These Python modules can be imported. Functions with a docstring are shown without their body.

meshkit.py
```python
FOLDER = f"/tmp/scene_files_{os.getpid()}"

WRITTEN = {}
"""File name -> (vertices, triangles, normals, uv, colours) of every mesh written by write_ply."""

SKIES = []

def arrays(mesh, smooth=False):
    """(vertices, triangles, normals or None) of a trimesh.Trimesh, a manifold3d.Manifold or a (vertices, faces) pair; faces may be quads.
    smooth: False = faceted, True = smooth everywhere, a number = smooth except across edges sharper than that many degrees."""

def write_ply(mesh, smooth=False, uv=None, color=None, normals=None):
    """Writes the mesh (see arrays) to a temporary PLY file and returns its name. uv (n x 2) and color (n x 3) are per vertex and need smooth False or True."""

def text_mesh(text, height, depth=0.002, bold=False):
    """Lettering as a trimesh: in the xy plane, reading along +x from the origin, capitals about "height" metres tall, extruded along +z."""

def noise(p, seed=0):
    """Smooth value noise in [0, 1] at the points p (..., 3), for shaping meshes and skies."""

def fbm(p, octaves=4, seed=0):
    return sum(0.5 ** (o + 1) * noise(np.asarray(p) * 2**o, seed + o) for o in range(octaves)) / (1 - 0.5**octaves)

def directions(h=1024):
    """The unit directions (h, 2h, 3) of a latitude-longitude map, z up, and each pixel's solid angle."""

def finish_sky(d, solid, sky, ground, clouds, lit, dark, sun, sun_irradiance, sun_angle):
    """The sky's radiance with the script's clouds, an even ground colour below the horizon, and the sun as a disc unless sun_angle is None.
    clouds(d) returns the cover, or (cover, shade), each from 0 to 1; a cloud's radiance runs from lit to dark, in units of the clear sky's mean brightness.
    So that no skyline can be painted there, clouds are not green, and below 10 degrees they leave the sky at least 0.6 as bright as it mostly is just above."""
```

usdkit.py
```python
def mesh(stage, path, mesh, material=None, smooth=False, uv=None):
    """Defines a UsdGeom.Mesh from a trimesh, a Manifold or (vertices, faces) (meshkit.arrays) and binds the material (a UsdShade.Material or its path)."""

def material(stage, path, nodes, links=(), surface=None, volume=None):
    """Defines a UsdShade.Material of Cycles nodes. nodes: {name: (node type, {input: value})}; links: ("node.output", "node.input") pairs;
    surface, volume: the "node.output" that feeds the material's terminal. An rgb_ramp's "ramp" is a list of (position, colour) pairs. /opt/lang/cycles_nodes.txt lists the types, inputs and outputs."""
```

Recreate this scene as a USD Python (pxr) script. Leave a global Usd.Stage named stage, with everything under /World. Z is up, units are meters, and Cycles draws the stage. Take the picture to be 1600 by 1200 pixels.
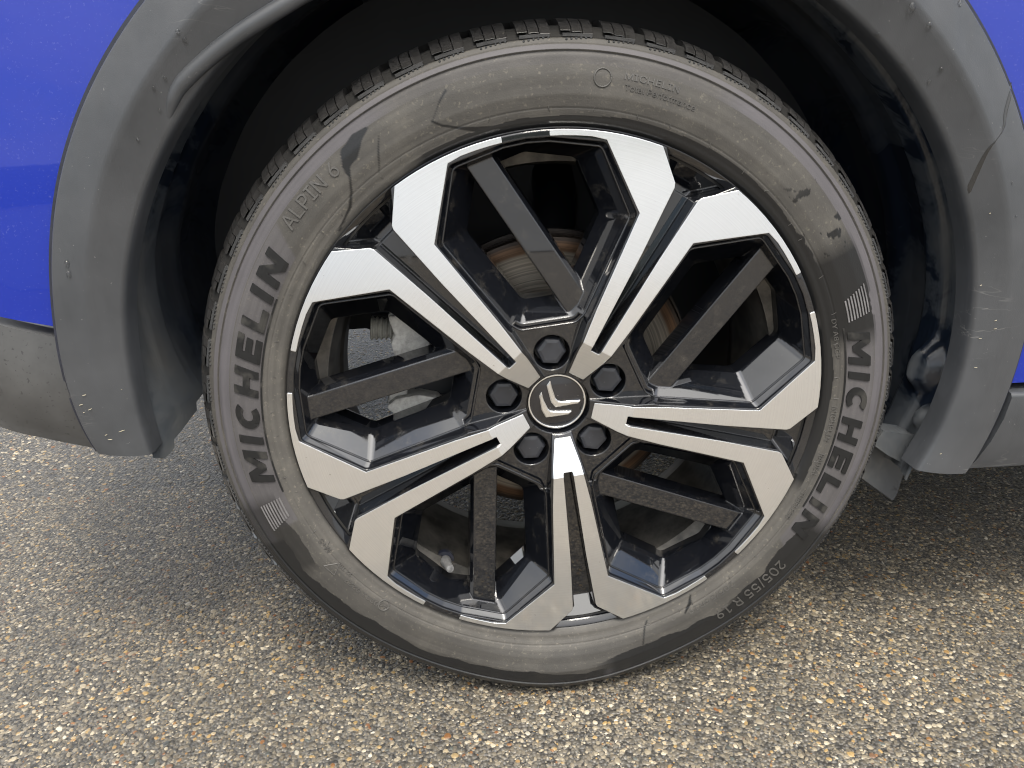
import math, random
import numpy as np, trimesh, manifold3d as m3
from shapely.geometry import Polygon, Point
from shapely import affinity
from pxr import Usd, UsdGeom, UsdLux, UsdShade, Gf, Sdf, Vt
import usdkit, meshkit

stage = Usd.Stage.CreateInMemory()
UsdGeom.SetStageUpAxis(stage, UsdGeom.Tokens.z)
UsdGeom.SetStageMetersPerUnit(stage, 1.0)
world = UsdGeom.Xform.Define(stage, '/World')
stage.SetDefaultPrim(world.GetPrim())
UsdGeom.Scope.Define(stage, '/World/Looks')
random.seed(7)
rng = np.random.default_rng(7)
H = 0.338                      # height of the wheel's centre above the ground
pi = math.pi

# ------------------------------------------------------------------ camera
cam = UsdGeom.Camera.Define(stage, '/World/camera')
R_, U_, F_ = np.array([0.99692, -0.07297, -0.02876]), np.array([0.05241, 0.34694, 0.93642]), np.array([0.05836, 0.93505, -0.34969])
E_ = np.array([-0.08836, -0.69163, 0.28685 + H])
cam.AddTransformOp().Set(Gf.Matrix4d(*R_, 0, *U_, 0, *(-F_), 0, *E_, 1))
cam.CreateHorizontalApertureAttr(36.0)
cam.CreateVerticalApertureAttr(27.0)
cam.CreateFocalLengthAttr(1218.2 / 1600 * 36)
cam.CreateFStopAttr(0.0)
cam.CreateExposureAttr(1.4)

# ------------------------------------------------------------------ sky and sun
SUN = np.array([0.08, -0.62, 1.2]); SUN /= np.linalg.norm(SUN)
elev, azim = math.asin(SUN[2]), math.atan2(SUN[0], SUN[1])
skymat = usdkit.material(stage, '/World/Looks/sky', {
    'sky': ('sky_texture', {'sky_type': 'single_scattering', 'sun_disc': False, 'sun_elevation': elev, 'sun_rotation': azim}),
    'tc': ('texture_coordinate', {}),
    'n': ('noise_texture', {'scale': 2.6, 'detail': 7.0, 'roughness': 0.55, 'distortion': 0.4}),
    'ramp': ('rgb_ramp', {'ramp': [(0.40, (0.10,) * 3), (0.50, (0.85,) * 3), (0.58, (1,) * 3)]}),
    'cl': ('rgb_ramp', {'ramp': [(0.44, (5.2, 5.3, 5.5)), (0.54, (6.6, 6.6, 6.6)), (0.75, (2.6, 2.7, 2.9))]}),
    'mix': ('mix_color', {'blend_type': 'mix'}),
    'dot': ('vector_math', {'math_type': 'dot_product', 'vector2': tuple(SUN)}), 'au': ('map_range', {'range_type': 'smoothstep', 'from_min': 0.66, 'from_max': 1.0, 'to_min': 0.0, 'to_max': 1.0}),
    'aw': ('math', {'math_type': 'power', 'value2': 1.6}), 'ac': ('mix_color', {'a': (0.0, 0.0, 0.0), 'b': (17.0, 16.4, 15.4)}), 'add': ('mix_color', {'blend_type': 'add', 'fac': 1.0}),
    'bg': ('background_shader', {'strength': 0.12}),
}, [('tc.generated', 'n.vector'), ('n.fac', 'ramp.fac'), ('n.fac', 'cl.fac'), ('ramp.color', 'mix.fac'), ('sky.color', 'mix.a'),
    ('cl.color', 'mix.b'), ('tc.generated', 'dot.vector1'), ('dot.value', 'au.value'), ('au.result', 'aw.value1'), ('aw.value', 'ac.fac'), ('mix.result', 'add.a'), ('ac.result', 'add.b'), ('add.result', 'bg.color')], surface='bg.background')
dome = UsdLux.DomeLight.Define(stage, '/World/sky')
UsdShade.MaterialBindingAPI.Apply(dome.GetPrim()).Bind(skymat)
dome.GetPrim().SetCustomDataByKey('kind', 'structure')
sun = UsdLux.DistantLight.Define(stage, '/World/sun')
sun.CreateIntensityAttr(0.4)
sun.CreateNormalizeAttr(True)
sun.CreateAngleAttr(14.0)
sun.CreateColorAttr(Gf.Vec3f(1.0, 0.93, 0.82))
zax = SUN; xax = np.cross([0, 0, 1.0], zax); xax /= np.linalg.norm(xax); yax = np.cross(zax, xax)
sun.AddTransformOp().Set(Gf.Matrix4d(*xax, 0, *yax, 0, *zax, 0, 0, 0, 5, 1))

# ------------------------------------------------------------------ materials
def mat(name, nodes, links=(), surface='p.BSDF'):
    return usdkit.material(stage, '/World/Looks/' + name, nodes, list(links), surface=surface)

POS = ('geometry', {})
M = {}
# wheel paint: gloss black with dried dust
M['black'] = mat('black_wheel_paint', {
    'g': POS, 'b': ('bevel', {'radius': 0.0022, 'samples': 6}),
    'n': ('noise_texture', {'scale': 55.0, 'detail': 6.0, 'roughness': 0.7}), 'nr': ('rgb_ramp', {'ramp': [(0.56, (0,) * 3), (0.80, (0.28,) * 3)]}),
    'n2': ('noise_texture', {'scale': 900.0, 'detail': 2.0}), 'n2r': ('rgb_ramp', {'ramp': [(0.66, (0,) * 3), (0.74, (0.35,) * 3)]}),
    'add': ('mix_color', {'blend_type': 'screen', 'fac': 0.55}),
    'col': ('mix_color', {'a': (0.0018, 0.002, 0.0026), 'b': (0.045, 0.040, 0.032)}),
    'rough': ('map_range', {'from_min': 0.0, 'from_max': 0.6, 'to_min': 0.025, 'to_max': 0.5, 'clamp': True}),
    'bw': ('rgb_to_bw', {}),
    'p': ('principled_bsdf', {'ior': 1.72}),
}, [('g.position', 'n.vector'), ('g.position', 'n2.vector'), ('n.fac', 'nr.fac'), ('n2.fac', 'n2r.fac'), ('nr.color', 'add.a'), ('n2r.color', 'add.b'),
    ('add.result', 'col.fac'), ('add.result', 'bw.color'), ('bw.val', 'rough.value'), ('col.result', 'p.base_color'), ('rough.result', 'p.roughness'), ('b.bevel', 'p.normal')])
# machined silver face
M['silver'] = mat('machined_aluminium', {
    'g': POS, 'b': ('bevel', {'radius': 0.0009, 'samples': 4}),
    'n': ('noise_texture', {'scale': 14.0, 'detail': 5.0, 'roughness': 0.6}),
    'r': ('map_range', {'from_min': 0.3, 'from_max': 0.75, 'to_min': 0.10, 'to_max': 0.18, 'clamp': True}),
    'n2': ('noise_texture', {'scale': 300.0, 'detail': 3.0}), 'n2r': ('rgb_ramp', {'ramp': [(0.73, (1.0,) * 3), (0.78, (0.62, 0.58, 0.52))]}),
    'mp': ('mapping', {'mapping_type': 'point', 'location': (0.0, 0.0, -H), 'scale': (1.0, 0.0, 1.0)}), 'len': ('vector_math', {'math_type': 'length'}),
    'nz': ('noise_texture', {'dimensions': '1D', 'scale': 1100.0, 'detail': 3.0}), 'lc': ('rgb_ramp', {'ramp': [(0.3, (0.635, 0.645, 0.65)), (0.7, (0.695, 0.705, 0.71))]}), 'mu': ('mix_color', {'blend_type': 'multiply', 'fac': 1.0}),
    'g1': ('glossy_bsdf', {'distribution': 'ggx'}), 'g2': ('glossy_bsdf', {'distribution': 'ggx', 'roughness': 0.34}),
    'p': ('mix_closure', {'fac': 0.36}),
}, [('g.position', 'n.vector'), ('n.fac', 'r.value'), ('r.result', 'g1.roughness'), ('g.position', 'n2.vector'), ('n2.fac', 'n2r.fac'), ('g.position', 'mp.vector'), ('mp.vector', 'len.vector1'), ('len.value', 'nz.w'), ('nz.fac', 'lc.fac'), ('lc.color', 'mu.a'), ('n2r.color', 'mu.b'), ('mu.result', 'g1.color'), ('mu.result', 'g2.color'),
    ('b.bevel', 'g1.normal'), ('b.bevel', 'g2.normal'), ('g1.BSDF', 'p.closure1'), ('g2.BSDF', 'p.closure2')], surface='p.closure')
# barrel of the rim, dull dusty
M['barrel'] = mat('dusty_rim_barrel', {
    'g': POS, 'n': ('noise_texture', {'scale': 30.0, 'detail': 5.0, 'roughness': 0.7}),
    'c': ('rgb_ramp', {'ramp': [(0.35, (0.022, 0.021, 0.019)), (0.6, (0.075, 0.069, 0.06)), (0.8, (0.12, 0.108, 0.09))]}),
    'p': ('principled_bsdf', {'metallic': 0.55, 'roughness': 0.42}),
}, [('g.position', 'n.vector'), ('n.fac', 'c.fac'), ('c.color', 'p.base_color')])
# tyre rubber, dry dust with wet stains (vertex attributes wet, band)
M['rubber'] = mat('tyre_rubber', {
    'g': POS, 'wet': ('attribute', {'attribute': 'wet'}), 'band': ('attribute', {'attribute': 'band'}),
    'n': ('noise_texture', {'scale': 26.0, 'detail': 7.0, 'roughness': 0.68}),
    'dry': ('rgb_ramp', {'ramp': [(0.30, (0.033, 0.031, 0.028)), (0.52, (0.042, 0.0393, 0.035)), (0.72, (0.056, 0.052, 0.045))]}),
    'n3': ('noise_texture', {'scale': 300.0, 'detail': 3.0}), 'n3r': ('rgb_ramp', {'ramp': [(0.60, (0,) * 3), (0.78, (0.5,) * 3)]}),
    'spk': ('mix_color', {'b': (0.12, 0.108, 0.085)}),
    'bandc': ('mix_color', {'b': (0.058, 0.0545, 0.058)}),
    'ring': ('attribute', {'attribute': 'ring'}), 'rg': ('map_range', {'to_min': 0.66, 'to_max': 1.34}), 'rm': ('mix_color', {'blend_type': 'multiply', 'fac': 1.0}),
    'col': ('mix_color', {'b': (0.006, 0.006, 0.006)}),
    'r': ('map_range', {'to_min': 0.62, 'to_max': 0.33, 'clamp': True}),
    'n4': ('noise_texture', {'scale': 700.0, 'detail': 2.0}), 'bp': ('bump', {'strength': 0.25, 'distance': 0.0006}),
    'p': ('principled_bsdf', {'ior': 1.36}),
}, [('g.position', 'n.vector'), ('n.fac', 'dry.fac'), ('g.position', 'n3.vector'), ('n3.fac', 'n3r.fac'), ('dry.color', 'spk.a'), ('n3r.color', 'spk.fac'),
    ('spk.result', 'bandc.a'), ('band.fac', 'bandc.fac'), ('ring.fac', 'rg.value'), ('bandc.result', 'rm.a'), ('rg.result', 'rm.b'), ('rm.result', 'col.a'), ('wet.fac', 'col.fac'), ('col.result', 'p.base_color'), ('wet.fac', 'r.value'), ('r.result', 'p.roughness'),
    ('g.position', 'n4.vector'), ('n4.fac', 'bp.height'), ('bp.normal', 'p.normal')])
def simple(name, col, rough, metallic=0.0, spk=None, nscale=60.0, vary=0.35, bevel=0.0, bump=0.0, coat=0.0, thr=(0.64, 0.72), nspk=500.0, ior=1.5):
    nodes = {'g': POS, 'n': ('noise_texture', {'scale': nscale, 'detail': 6.0, 'roughness': 0.65}),
             'c': ('rgb_ramp', {'ramp': [(0.3, tuple(np.array(col) * (1 - vary))), (0.7, tuple(np.array(col) * (1 + vary)))]}),
             'p': ('principled_bsdf', {'roughness': rough, 'metallic': metallic, 'ior': ior, 'coat_weight': coat, 'coat_roughness': 0.04})}
    links = [('g.position', 'n.vector'), ('n.fac', 'c.fac')]
    last = 'c.color'
    if spk:
        nodes.update({'s': ('noise_texture', {'scale': nspk, 'detail': 3.0}), 'sr': ('rgb_ramp', {'ramp': [(thr[0], (0,) * 3), (thr[1], (1,) * 3)]}), 'm': ('mix_color', {'b': spk})})
        links += [('g.position', 's.vector'), ('s.fac', 'sr.fac'), ('sr.color', 'm.fac'), ('c.color', 'm.a')]
        last = 'm.result'
    links.append((last, 'p.base_color'))
    nrm = None
    if bevel:
        nodes['b'] = ('bevel', {'radius': bevel, 'samples': 4}); nrm = 'b.bevel'
    if bump:
        nodes['bp'] = ('bump', {'strength': bump, 'distance': 0.0008}); links.append(('n.fac', 'bp.height'))
        if nrm: links.append((nrm, 'bp.normal'))
        nrm = 'bp.normal'
    if nrm: links.append((nrm, 'p.normal'))
    return mat(name, nodes, links)
M['tread'] = simple('tread_rubber', (0.011, 0.0105, 0.010), 0.24, spk=(0.08, 0.07, 0.055), nscale=80, bevel=0.0008, thr=(0.71, 0.77))
M['treadlight'] = simple('wet_tread_step', (0.024, 0.024, 0.024), 0.2, nscale=80)
M['letter'] = simple('letter_rubber', (0.0045, 0.0045, 0.0045), 0.55, spk=(0.022, 0.021, 0.019), nscale=70, thr=(0.56, 0.66), nspk=45.0, ior=1.32)
M['emboss'] = simple('embossed_rubber', (0.037, 0.035, 0.0315), 0.55, nscale=40)
M['boltcap'] = simple('bolt_cap_plastic', (0.012, 0.013, 0.016), 0.38, bevel=0.0012, spk=(0.05, 0.05, 0.05), thr=(0.68, 0.75))
M['capblack'] = simple('cap_black', (0.004, 0.004, 0.005), 0.08, spk=(0.10, 0.09, 0.08), thr=(0.70, 0.76), coat=0.6)
M['chrome'] = simple('satin_chrome', (0.72, 0.72, 0.71), 0.17, metallic=1.0, vary=0.05, bevel=0.0008)
M['liner'] = mat('liner_plastic', {
    'g': POS, 'map': ('mapping', {'mapping_type': 'point', 'scale': (9.0, 3.0, 4.5)}),
    'n': ('noise_texture', {'scale': 1.6, 'detail': 5.0, 'roughness': 0.6, 'distortion': 0.5}),
    'c': ('rgb_ramp', {'ramp': [(0.43, (0.004, 0.006, 0.010)), (0.465, (0.026, 0.030, 0.035)), (0.60, (0.048, 0.051, 0.053)), (0.74, (0.10, 0.096, 0.085))]}),
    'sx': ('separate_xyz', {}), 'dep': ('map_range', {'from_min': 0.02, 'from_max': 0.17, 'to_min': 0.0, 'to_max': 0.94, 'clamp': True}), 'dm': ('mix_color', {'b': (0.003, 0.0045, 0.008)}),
    'r': ('rgb_ramp', {'ramp': [(0.44, (0.2,) * 3), (0.55, (0.55,) * 3)]}), 'bw': ('rgb_to_bw', {}),
    'n2': ('noise_texture', {'scale': 500.0, 'detail': 2.0}), 'bp': ('bump', {'strength': 0.2, 'distance': 0.0006}),
    'p': ('principled_bsdf', {}),
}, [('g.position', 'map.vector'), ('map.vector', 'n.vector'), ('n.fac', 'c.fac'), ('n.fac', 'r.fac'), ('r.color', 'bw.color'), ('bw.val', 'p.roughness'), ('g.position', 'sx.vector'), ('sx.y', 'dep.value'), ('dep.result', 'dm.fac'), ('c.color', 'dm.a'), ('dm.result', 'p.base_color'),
    ('g.position', 'n2.vector'), ('n2.fac', 'bp.height'), ('bp.normal', 'p.normal')])
M['linerdark'] = simple('liner_dark', (0.003, 0.0042, 0.007), 0.55, nscale=12, vary=0.5)
# grey textured plastic of the arch trim, with scratches and specks
M['trim'] = mat('trim_plastic', {
    'g': POS, 'n': ('noise_texture', {'scale': 14.0, 'detail': 6.0, 'roughness': 0.6}),
    'c': ('rgb_ramp', {'ramp': [(0.3, (0.018, 0.0195, 0.0215)), (0.7, (0.031, 0.0325, 0.035))]}),
    's': ('noise_texture', {'scale': 330.0, 'detail': 3.0}), 'sr': ('rgb_ramp', {'ramp': [(0.72, (0,) * 3), (0.77, (0.7,) * 3)]}),
    'map': ('mapping', {'mapping_type': 'point', 'scale': (0.6, 1.0, 3.4), 'rotation': (0.0, 0.35, 0.0)}),
    'v': ('noise_texture', {'scale': 16.0, 'detail': 3.0, 'roughness': 0.6, 'distortion': 0.5}),
    'vr': ('rgb_ramp', {'ramp': [(0.494, (0,) * 3), (0.499, (0.5,) * 3), (0.501, (0.5,) * 3), (0.506, (0,) * 3)]}),
    'msk': ('noise_texture', {'scale': 7.0, 'detail': 2.0}), 'mr': ('rgb_ramp', {'ramp': [(0.56, (0,) * 3), (0.66, (1,) * 3)]}),
    'mul': ('mix_color', {'blend_type': 'multiply', 'fac': 1.0}),
    'scr': ('mix_color', {'blend_type': 'screen', 'fac': 1.0}),
    'm': ('mix_color', {'b': (0.15, 0.148, 0.14)}),
    'n2': ('noise_texture', {'scale': 1300.0, 'detail': 1.0}), 'bp': ('bump', {'strength': 0.22, 'distance': 0.0004}),
    'mst': ('mapping', {'mapping_type': 'point', 'scale': (60.0, 60.0, 7.0)}), 'nst': ('noise_texture', {'scale': 1.0, 'detail': 4.0}), 'rst': ('map_range', {'from_min': 0.3, 'from_max': 0.7, 'to_min': 0.32, 'to_max': 0.50, 'clamp': True}),
    'p': ('principled_bsdf', {'roughness': 0.40}),
}, [('g.position', 'mst.vector'), ('mst.vector', 'nst.vector'), ('nst.fac', 'rst.value'), ('rst.result', 'p.roughness'), ('g.position', 'n.vector'), ('n.fac', 'c.fac'), ('g.position', 's.vector'), ('s.fac', 'sr.fac'), ('g.position', 'map.vector'), ('map.vector', 'v.vector'), ('v.fac', 'vr.fac'),
    ('g.position', 'msk.vector'), ('msk.fac', 'mr.fac'), ('vr.color', 'mul.a'), ('mr.color', 'mul.b'), ('mul.result', 'scr.a'), ('sr.color', 'scr.b'), ('scr.result', 'm.fac'), ('c.color', 'm.a'),
    ('m.result', 'p.base_color'), ('g.position', 'n2.vector'), ('n2.fac', 'bp.height'), ('bp.normal', 'p.normal')])
M['bumper'] = simple('bumper_plastic', (0.031, 0.031, 0.0305), 0.42, spk=(0.016, 0.016, 0.016), nscale=18, vary=0.35, thr=(0.64, 0.67), nspk=330.0)
M['grain'] = simple('grained_black_plastic', (0.014, 0.014, 0.015), 0.42, nscale=700, vary=0.4, bump=0.6)
M['wetrubber'] = simple('wet_rubber', (0.004, 0.004, 0.004), 0.38, nscale=60)
M['hatch'] = simple('hatched_rubber', (0.085, 0.082, 0.082), 0.5, nscale=60)
M['blue'] = mat('blue_car_paint', {
    'g': POS, 's': ('noise_texture', {'scale': 480.0, 'detail': 3.0, 'roughness': 0.6}), 'sr': ('rgb_ramp', {'ramp': [(0.62, (0,) * 3), (0.72, (0.4,) * 3)]}),
    'm': ('mix_color', {'a': (0.0006, 0.010, 0.155), 'b': (0.055, 0.065, 0.22)}),
    'n': ('noise_texture', {'scale': 22.0, 'detail': 2.0}), 'bp': ('bump', {'strength': 0.05, 'distance': 0.003}),
    'p': ('principled_bsdf', {'roughness': 0.5, 'metallic': 0.0, 'specular_ior_level': 0.2, 'coat_weight': 0.45, 'coat_roughness': 0.03}),
}, [('g.position', 's.vector'), ('s.fac', 'sr.fac'), ('sr.color', 'm.fac'), ('m.result', 'p.base_color'), ('g.position', 'n.vector'), ('n.fac', 'bp.height'), ('bp.normal', 'p.coat_normal')])
M['gasket'] = simple('black_seal', (0.006, 0.007, 0.012), 0.35)
M['disc'] = mat('brake_disc_steel', {
    'g': POS, 'map': ('mapping', {'mapping_type': 'point', 'location': (0.0, 0.0, -H), 'scale': (1.0, 0.0, 1.0)}), 'len': ('vector_math', {'math_type': 'length'}),
    'c': ('rgb_ramp', {'ramp': [(0.0, (0.06, 0.05, 0.042)), (0.445, (0.08, 0.06, 0.045)), (0.455, (0.09, 0.055, 0.03)), (0.475, (0.11, 0.065, 0.036)), (0.485, (0.24, 0.215, 0.18)), (0.67, (0.22, 0.195, 0.16)), (0.685, (0.085, 0.048, 0.026)),
                                (0.718, (0.12, 0.066, 0.034)), (0.735, (0.04, 0.028, 0.02)), (0.78, (0.02, 0.016, 0.014))]}),
    'x2': ('math', {'math_type': 'multiply', 'value2': 5.0}),
    'w': ('math', {'math_type': 'multiply', 'value2': 3200.0}), 'sn': ('math', {'math_type': 'sine'}),
    'nz': ('noise_texture', {'dimensions': '1D', 'scale': 420.0, 'detail': 5.0, 'roughness': 0.7}), 'nzr': ('map_range', {'from_min': 0.3, 'from_max': 0.7, 'to_min': 0.32, 'to_max': 0.95}), 'mul': ('mix_color', {'blend_type': 'multiply', 'fac': 1.0}),
    'bp': ('bump', {'strength': 0.3, 'distance': 0.0006}),
    'p': ('principled_bsdf', {'metallic': 0.7, 'roughness': 0.38}),
}, [('g.position', 'map.vector'), ('map.vector', 'len.vector1'), ('len.value', 'x2.value1'), ('x2.value', 'c.fac'), ('c.color', 'mul.a'), ('nz.fac', 'nzr.value'), ('nzr.result', 'mul.b'), ('mul.result', 'p.base_color'),
    ('len.value', 'nz.w'), ('nz.fac', 'bp.height'), ('bp.normal', 'p.normal')])
M['cast'] = simple('cast_metal', (0.36, 0.35, 0.325), 0.55, nscale=160, vary=0.3, bump=0.5, bevel=0.004, metallic=0.2)
M['rust'] = simple('rusty_metal', (0.17, 0.085, 0.04), 0.8, nscale=60, vary=0.6, bump=0.5, bevel=0.003)
M['valve'] = simple('valve_cap', (0.09, 0.09, 0.09), 0.45, nscale=200)
M['boot'] = simple('boot_rubber', (0.22, 0.21, 0.18), 0.7, nscale=60)
M['drop'] = mat('water', {'p': ('principled_bsdf', {'base_color': (1.0, 1.0, 1.0), 'roughness': 0.0, 'ior': 1.33, 'transmission_weight': 1.0})})
M['straw'] = simple('dry_straw', (0.30, 0.27, 0.19), 0.8, nscale=300)
PEB = [(0.0, (0.10, 0.095, 0.088)), (0.14, (0.17, 0.155, 0.135)), (0.30, (0.26, 0.235, 0.20)), (0.46, (0.20, 0.175, 0.145)), (0.58, (0.36, 0.32, 0.26)), (0.72, (0.46, 0.41, 0.33)),
       (0.82, (0.72, 0.66, 0.56)), (0.87, (0.46, 0.33, 0.16)), (0.90, (0.55, 0.40, 0.20)), (0.935, (0.30, 0.13, 0.05)), (0.955, (0.16, 0.18, 0.18)), (0.975, (0.055, 0.055, 0.06)), (1.0, (0.90, 0.86, 0.78))]
M['pebble'] = mat('pebble_stone', {
    'o': ('attribute', {'attribute': 'tone'}), 'c': ('rgb_ramp', {'ramp': [(q, tuple(np.array(c_) ** 1.05 * np.array((0.43, 0.41, 0.36)))) for q, c_ in PEB]}),
    'g': POS, 'n': ('noise_texture', {'scale': 420.0, 'detail': 4.0}), 'v': ('map_range', {'to_min': 0.62, 'to_max': 1.3}), 'nl': ('noise_texture', {'scale': 4.5, 'detail': 4.0, 'roughness': 0.6}), 'nlr': ('map_range', {'from_min': 0.3, 'from_max': 0.7, 'to_min': 0.72, 'to_max': 1.22}), 'vv': ('math', {'math_type': 'multiply'}), 'mul': ('mix_color', {'blend_type': 'multiply', 'fac': 1.0}),
    'bp': ('bump', {'strength': 0.35, 'distance': 0.001}),
    'p': ('principled_bsdf', {'roughness': 0.42}),
}, [('o.fac', 'c.fac'), ('g.position', 'n.vector'), ('n.fac', 'v.value'), ('g.position', 'nl.vector'), ('nl.fac', 'nlr.value'), ('v.result', 'vv.value1'), ('nlr.result', 'vv.value2'), ('c.color', 'mul.a'), ('vv.value', 'mul.b'), ('mul.result', 'p.base_color'), ('n.fac', 'bp.height'), ('bp.normal', 'p.normal')])
M['ground'] = mat('exposed_aggregate', {
    'g': POS, 'v': ('voronoi_texture', {'feature': 'f1', 'scale': 260.0, 'randomness': 1.0}), 'sep': ('separate_color', {}),
    'c': ('rgb_ramp', {'ramp': [(0.0, (0.028, 0.026, 0.023)), (0.3, (0.048, 0.044, 0.038)), (0.6, (0.078, 0.071, 0.06)), (0.85, (0.12, 0.108, 0.088)), (1.0, (0.16, 0.145, 0.12))]}),
    'd': ('map_range', {'from_min': 0.15, 'from_max': 0.75, 'to_min': 1.0, 'to_max': 0.4, 'clamp': True}), 'mul': ('mix_color', {'blend_type': 'multiply', 'fac': 1.0}),
    'inv': ('math', {'math_type': 'multiply', 'value2': -1.0}), 'bp': ('bump', {'strength': 0.9, 'distance': 0.0025}),
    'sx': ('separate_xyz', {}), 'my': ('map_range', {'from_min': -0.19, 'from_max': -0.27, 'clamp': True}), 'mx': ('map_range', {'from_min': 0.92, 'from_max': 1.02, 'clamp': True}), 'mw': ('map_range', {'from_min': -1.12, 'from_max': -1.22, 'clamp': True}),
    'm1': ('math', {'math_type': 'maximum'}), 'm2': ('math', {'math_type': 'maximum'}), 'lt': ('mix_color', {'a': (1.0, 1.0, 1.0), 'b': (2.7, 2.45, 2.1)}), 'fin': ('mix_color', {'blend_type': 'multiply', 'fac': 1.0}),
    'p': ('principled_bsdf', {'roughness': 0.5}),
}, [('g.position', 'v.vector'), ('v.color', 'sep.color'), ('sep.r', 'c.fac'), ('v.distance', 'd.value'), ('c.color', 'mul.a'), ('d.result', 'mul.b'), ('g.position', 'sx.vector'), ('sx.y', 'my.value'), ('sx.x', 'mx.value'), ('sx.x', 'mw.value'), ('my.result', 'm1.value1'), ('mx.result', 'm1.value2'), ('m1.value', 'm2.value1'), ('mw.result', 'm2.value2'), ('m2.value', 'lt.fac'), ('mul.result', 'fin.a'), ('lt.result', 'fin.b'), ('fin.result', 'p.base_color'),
    ('v.distance', 'inv.value1'), ('inv.value', 'bp.height'), ('bp.normal', 'p.normal')])

# ------------------------------------------------------------------ helpers
_used = {}
def numbered(path):
    n = _used.get(path, 0); _used[path] = n + 1
    return path if n == 0 else f'{path}_{n:03d}'
def put(parent, name, mesh, m, smooth=False, label=None, kind=None, tone=None, attrs=None):
    """One Mesh prim under parent; returns its path."""
    path = numbered(f'{parent}/{name}')
    me = usdkit.mesh(stage, path, mesh, M[m] if isinstance(m, str) else m, smooth=smooth)
    api = UsdGeom.PrimvarsAPI(me)
    if tone is not None:
        api.CreatePrimvar('tone', Sdf.ValueTypeNames.FloatArray, 'constant').Set(Vt.FloatArray([float(tone)]))
    for k, v in (attrs or {}).items():
        api.CreatePrimvar(k, Sdf.ValueTypeNames.FloatArray, 'vertex').Set(Vt.FloatArray.FromNumpy(np.asarray(v, np.float32)))
    if label: me.GetPrim().SetCustomDataByKey('label', label)
    if kind: me.GetPrim().SetCustomDataByKey('kind', kind)
    return path
def group(parent, name):
    path = numbered(f'{parent}/{name}')
    UsdGeom.Xform.Define(stage, path)
    return path
def WP(a):
    """wheel coordinates (right, up, towards the street) -> world"""
    a = np.asarray(a, float)
    return np.stack([a[..., 0], -a[..., 2], a[..., 1] + H], -1)
def tow(mesh):
    v, f, _ = meshkit.arrays(mesh)
    return trimesh.Trimesh(WP(v), f, process=False)
def rot2(p, deg):
    a = math.radians(deg); c, s = math.cos(a), math.sin(a)
    p = np.asarray(p, float)
    return np.stack([c * p[..., 0] - s * p[..., 1], s * p[..., 0] + c * p[..., 1]], -1)
def mm(*pts):
    return np.array(pts, float) / 1000
def both(pts):
    """mirror a half outline (x, y>=0) into a full one"""
    pts = list(pts)
    return np.array(pts + [(x, -y) for x, y in reversed(pts) if abs(y) > 1e-9])
def rounded(pts, r):
    p = Polygon(pts).buffer(0)
    q = p.buffer(-r, quad_segs=6).buffer(2 * r, quad_segs=6).buffer(-r, quad_segs=6)
    return q
def prism(pts, w0, w1):
    """extrude a 2D outline (N,2 or shapely polygon) between two heights"""
    if hasattr(pts, 'exterior'):
        rings = [np.array(pts.exterior.coords)[:-1]] + [np.array(r.coords)[:-1] for r in pts.interiors]
    else:
        rings = [np.asarray(pts)]
    cs = m3.CrossSection([r.tolist() for r in rings], m3.FillRule.EvenOdd)
    return cs.extrude(w1 - w0).translate([0, 0, w0])
def hull(*layers):
    """convex hull of outlines at heights: (outline, w) pairs"""
    return m3.Manifold.hull_points(np.vstack([np.c_[np.asarray(o), np.full(len(o), w)] for o, w in layers]))
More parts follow.
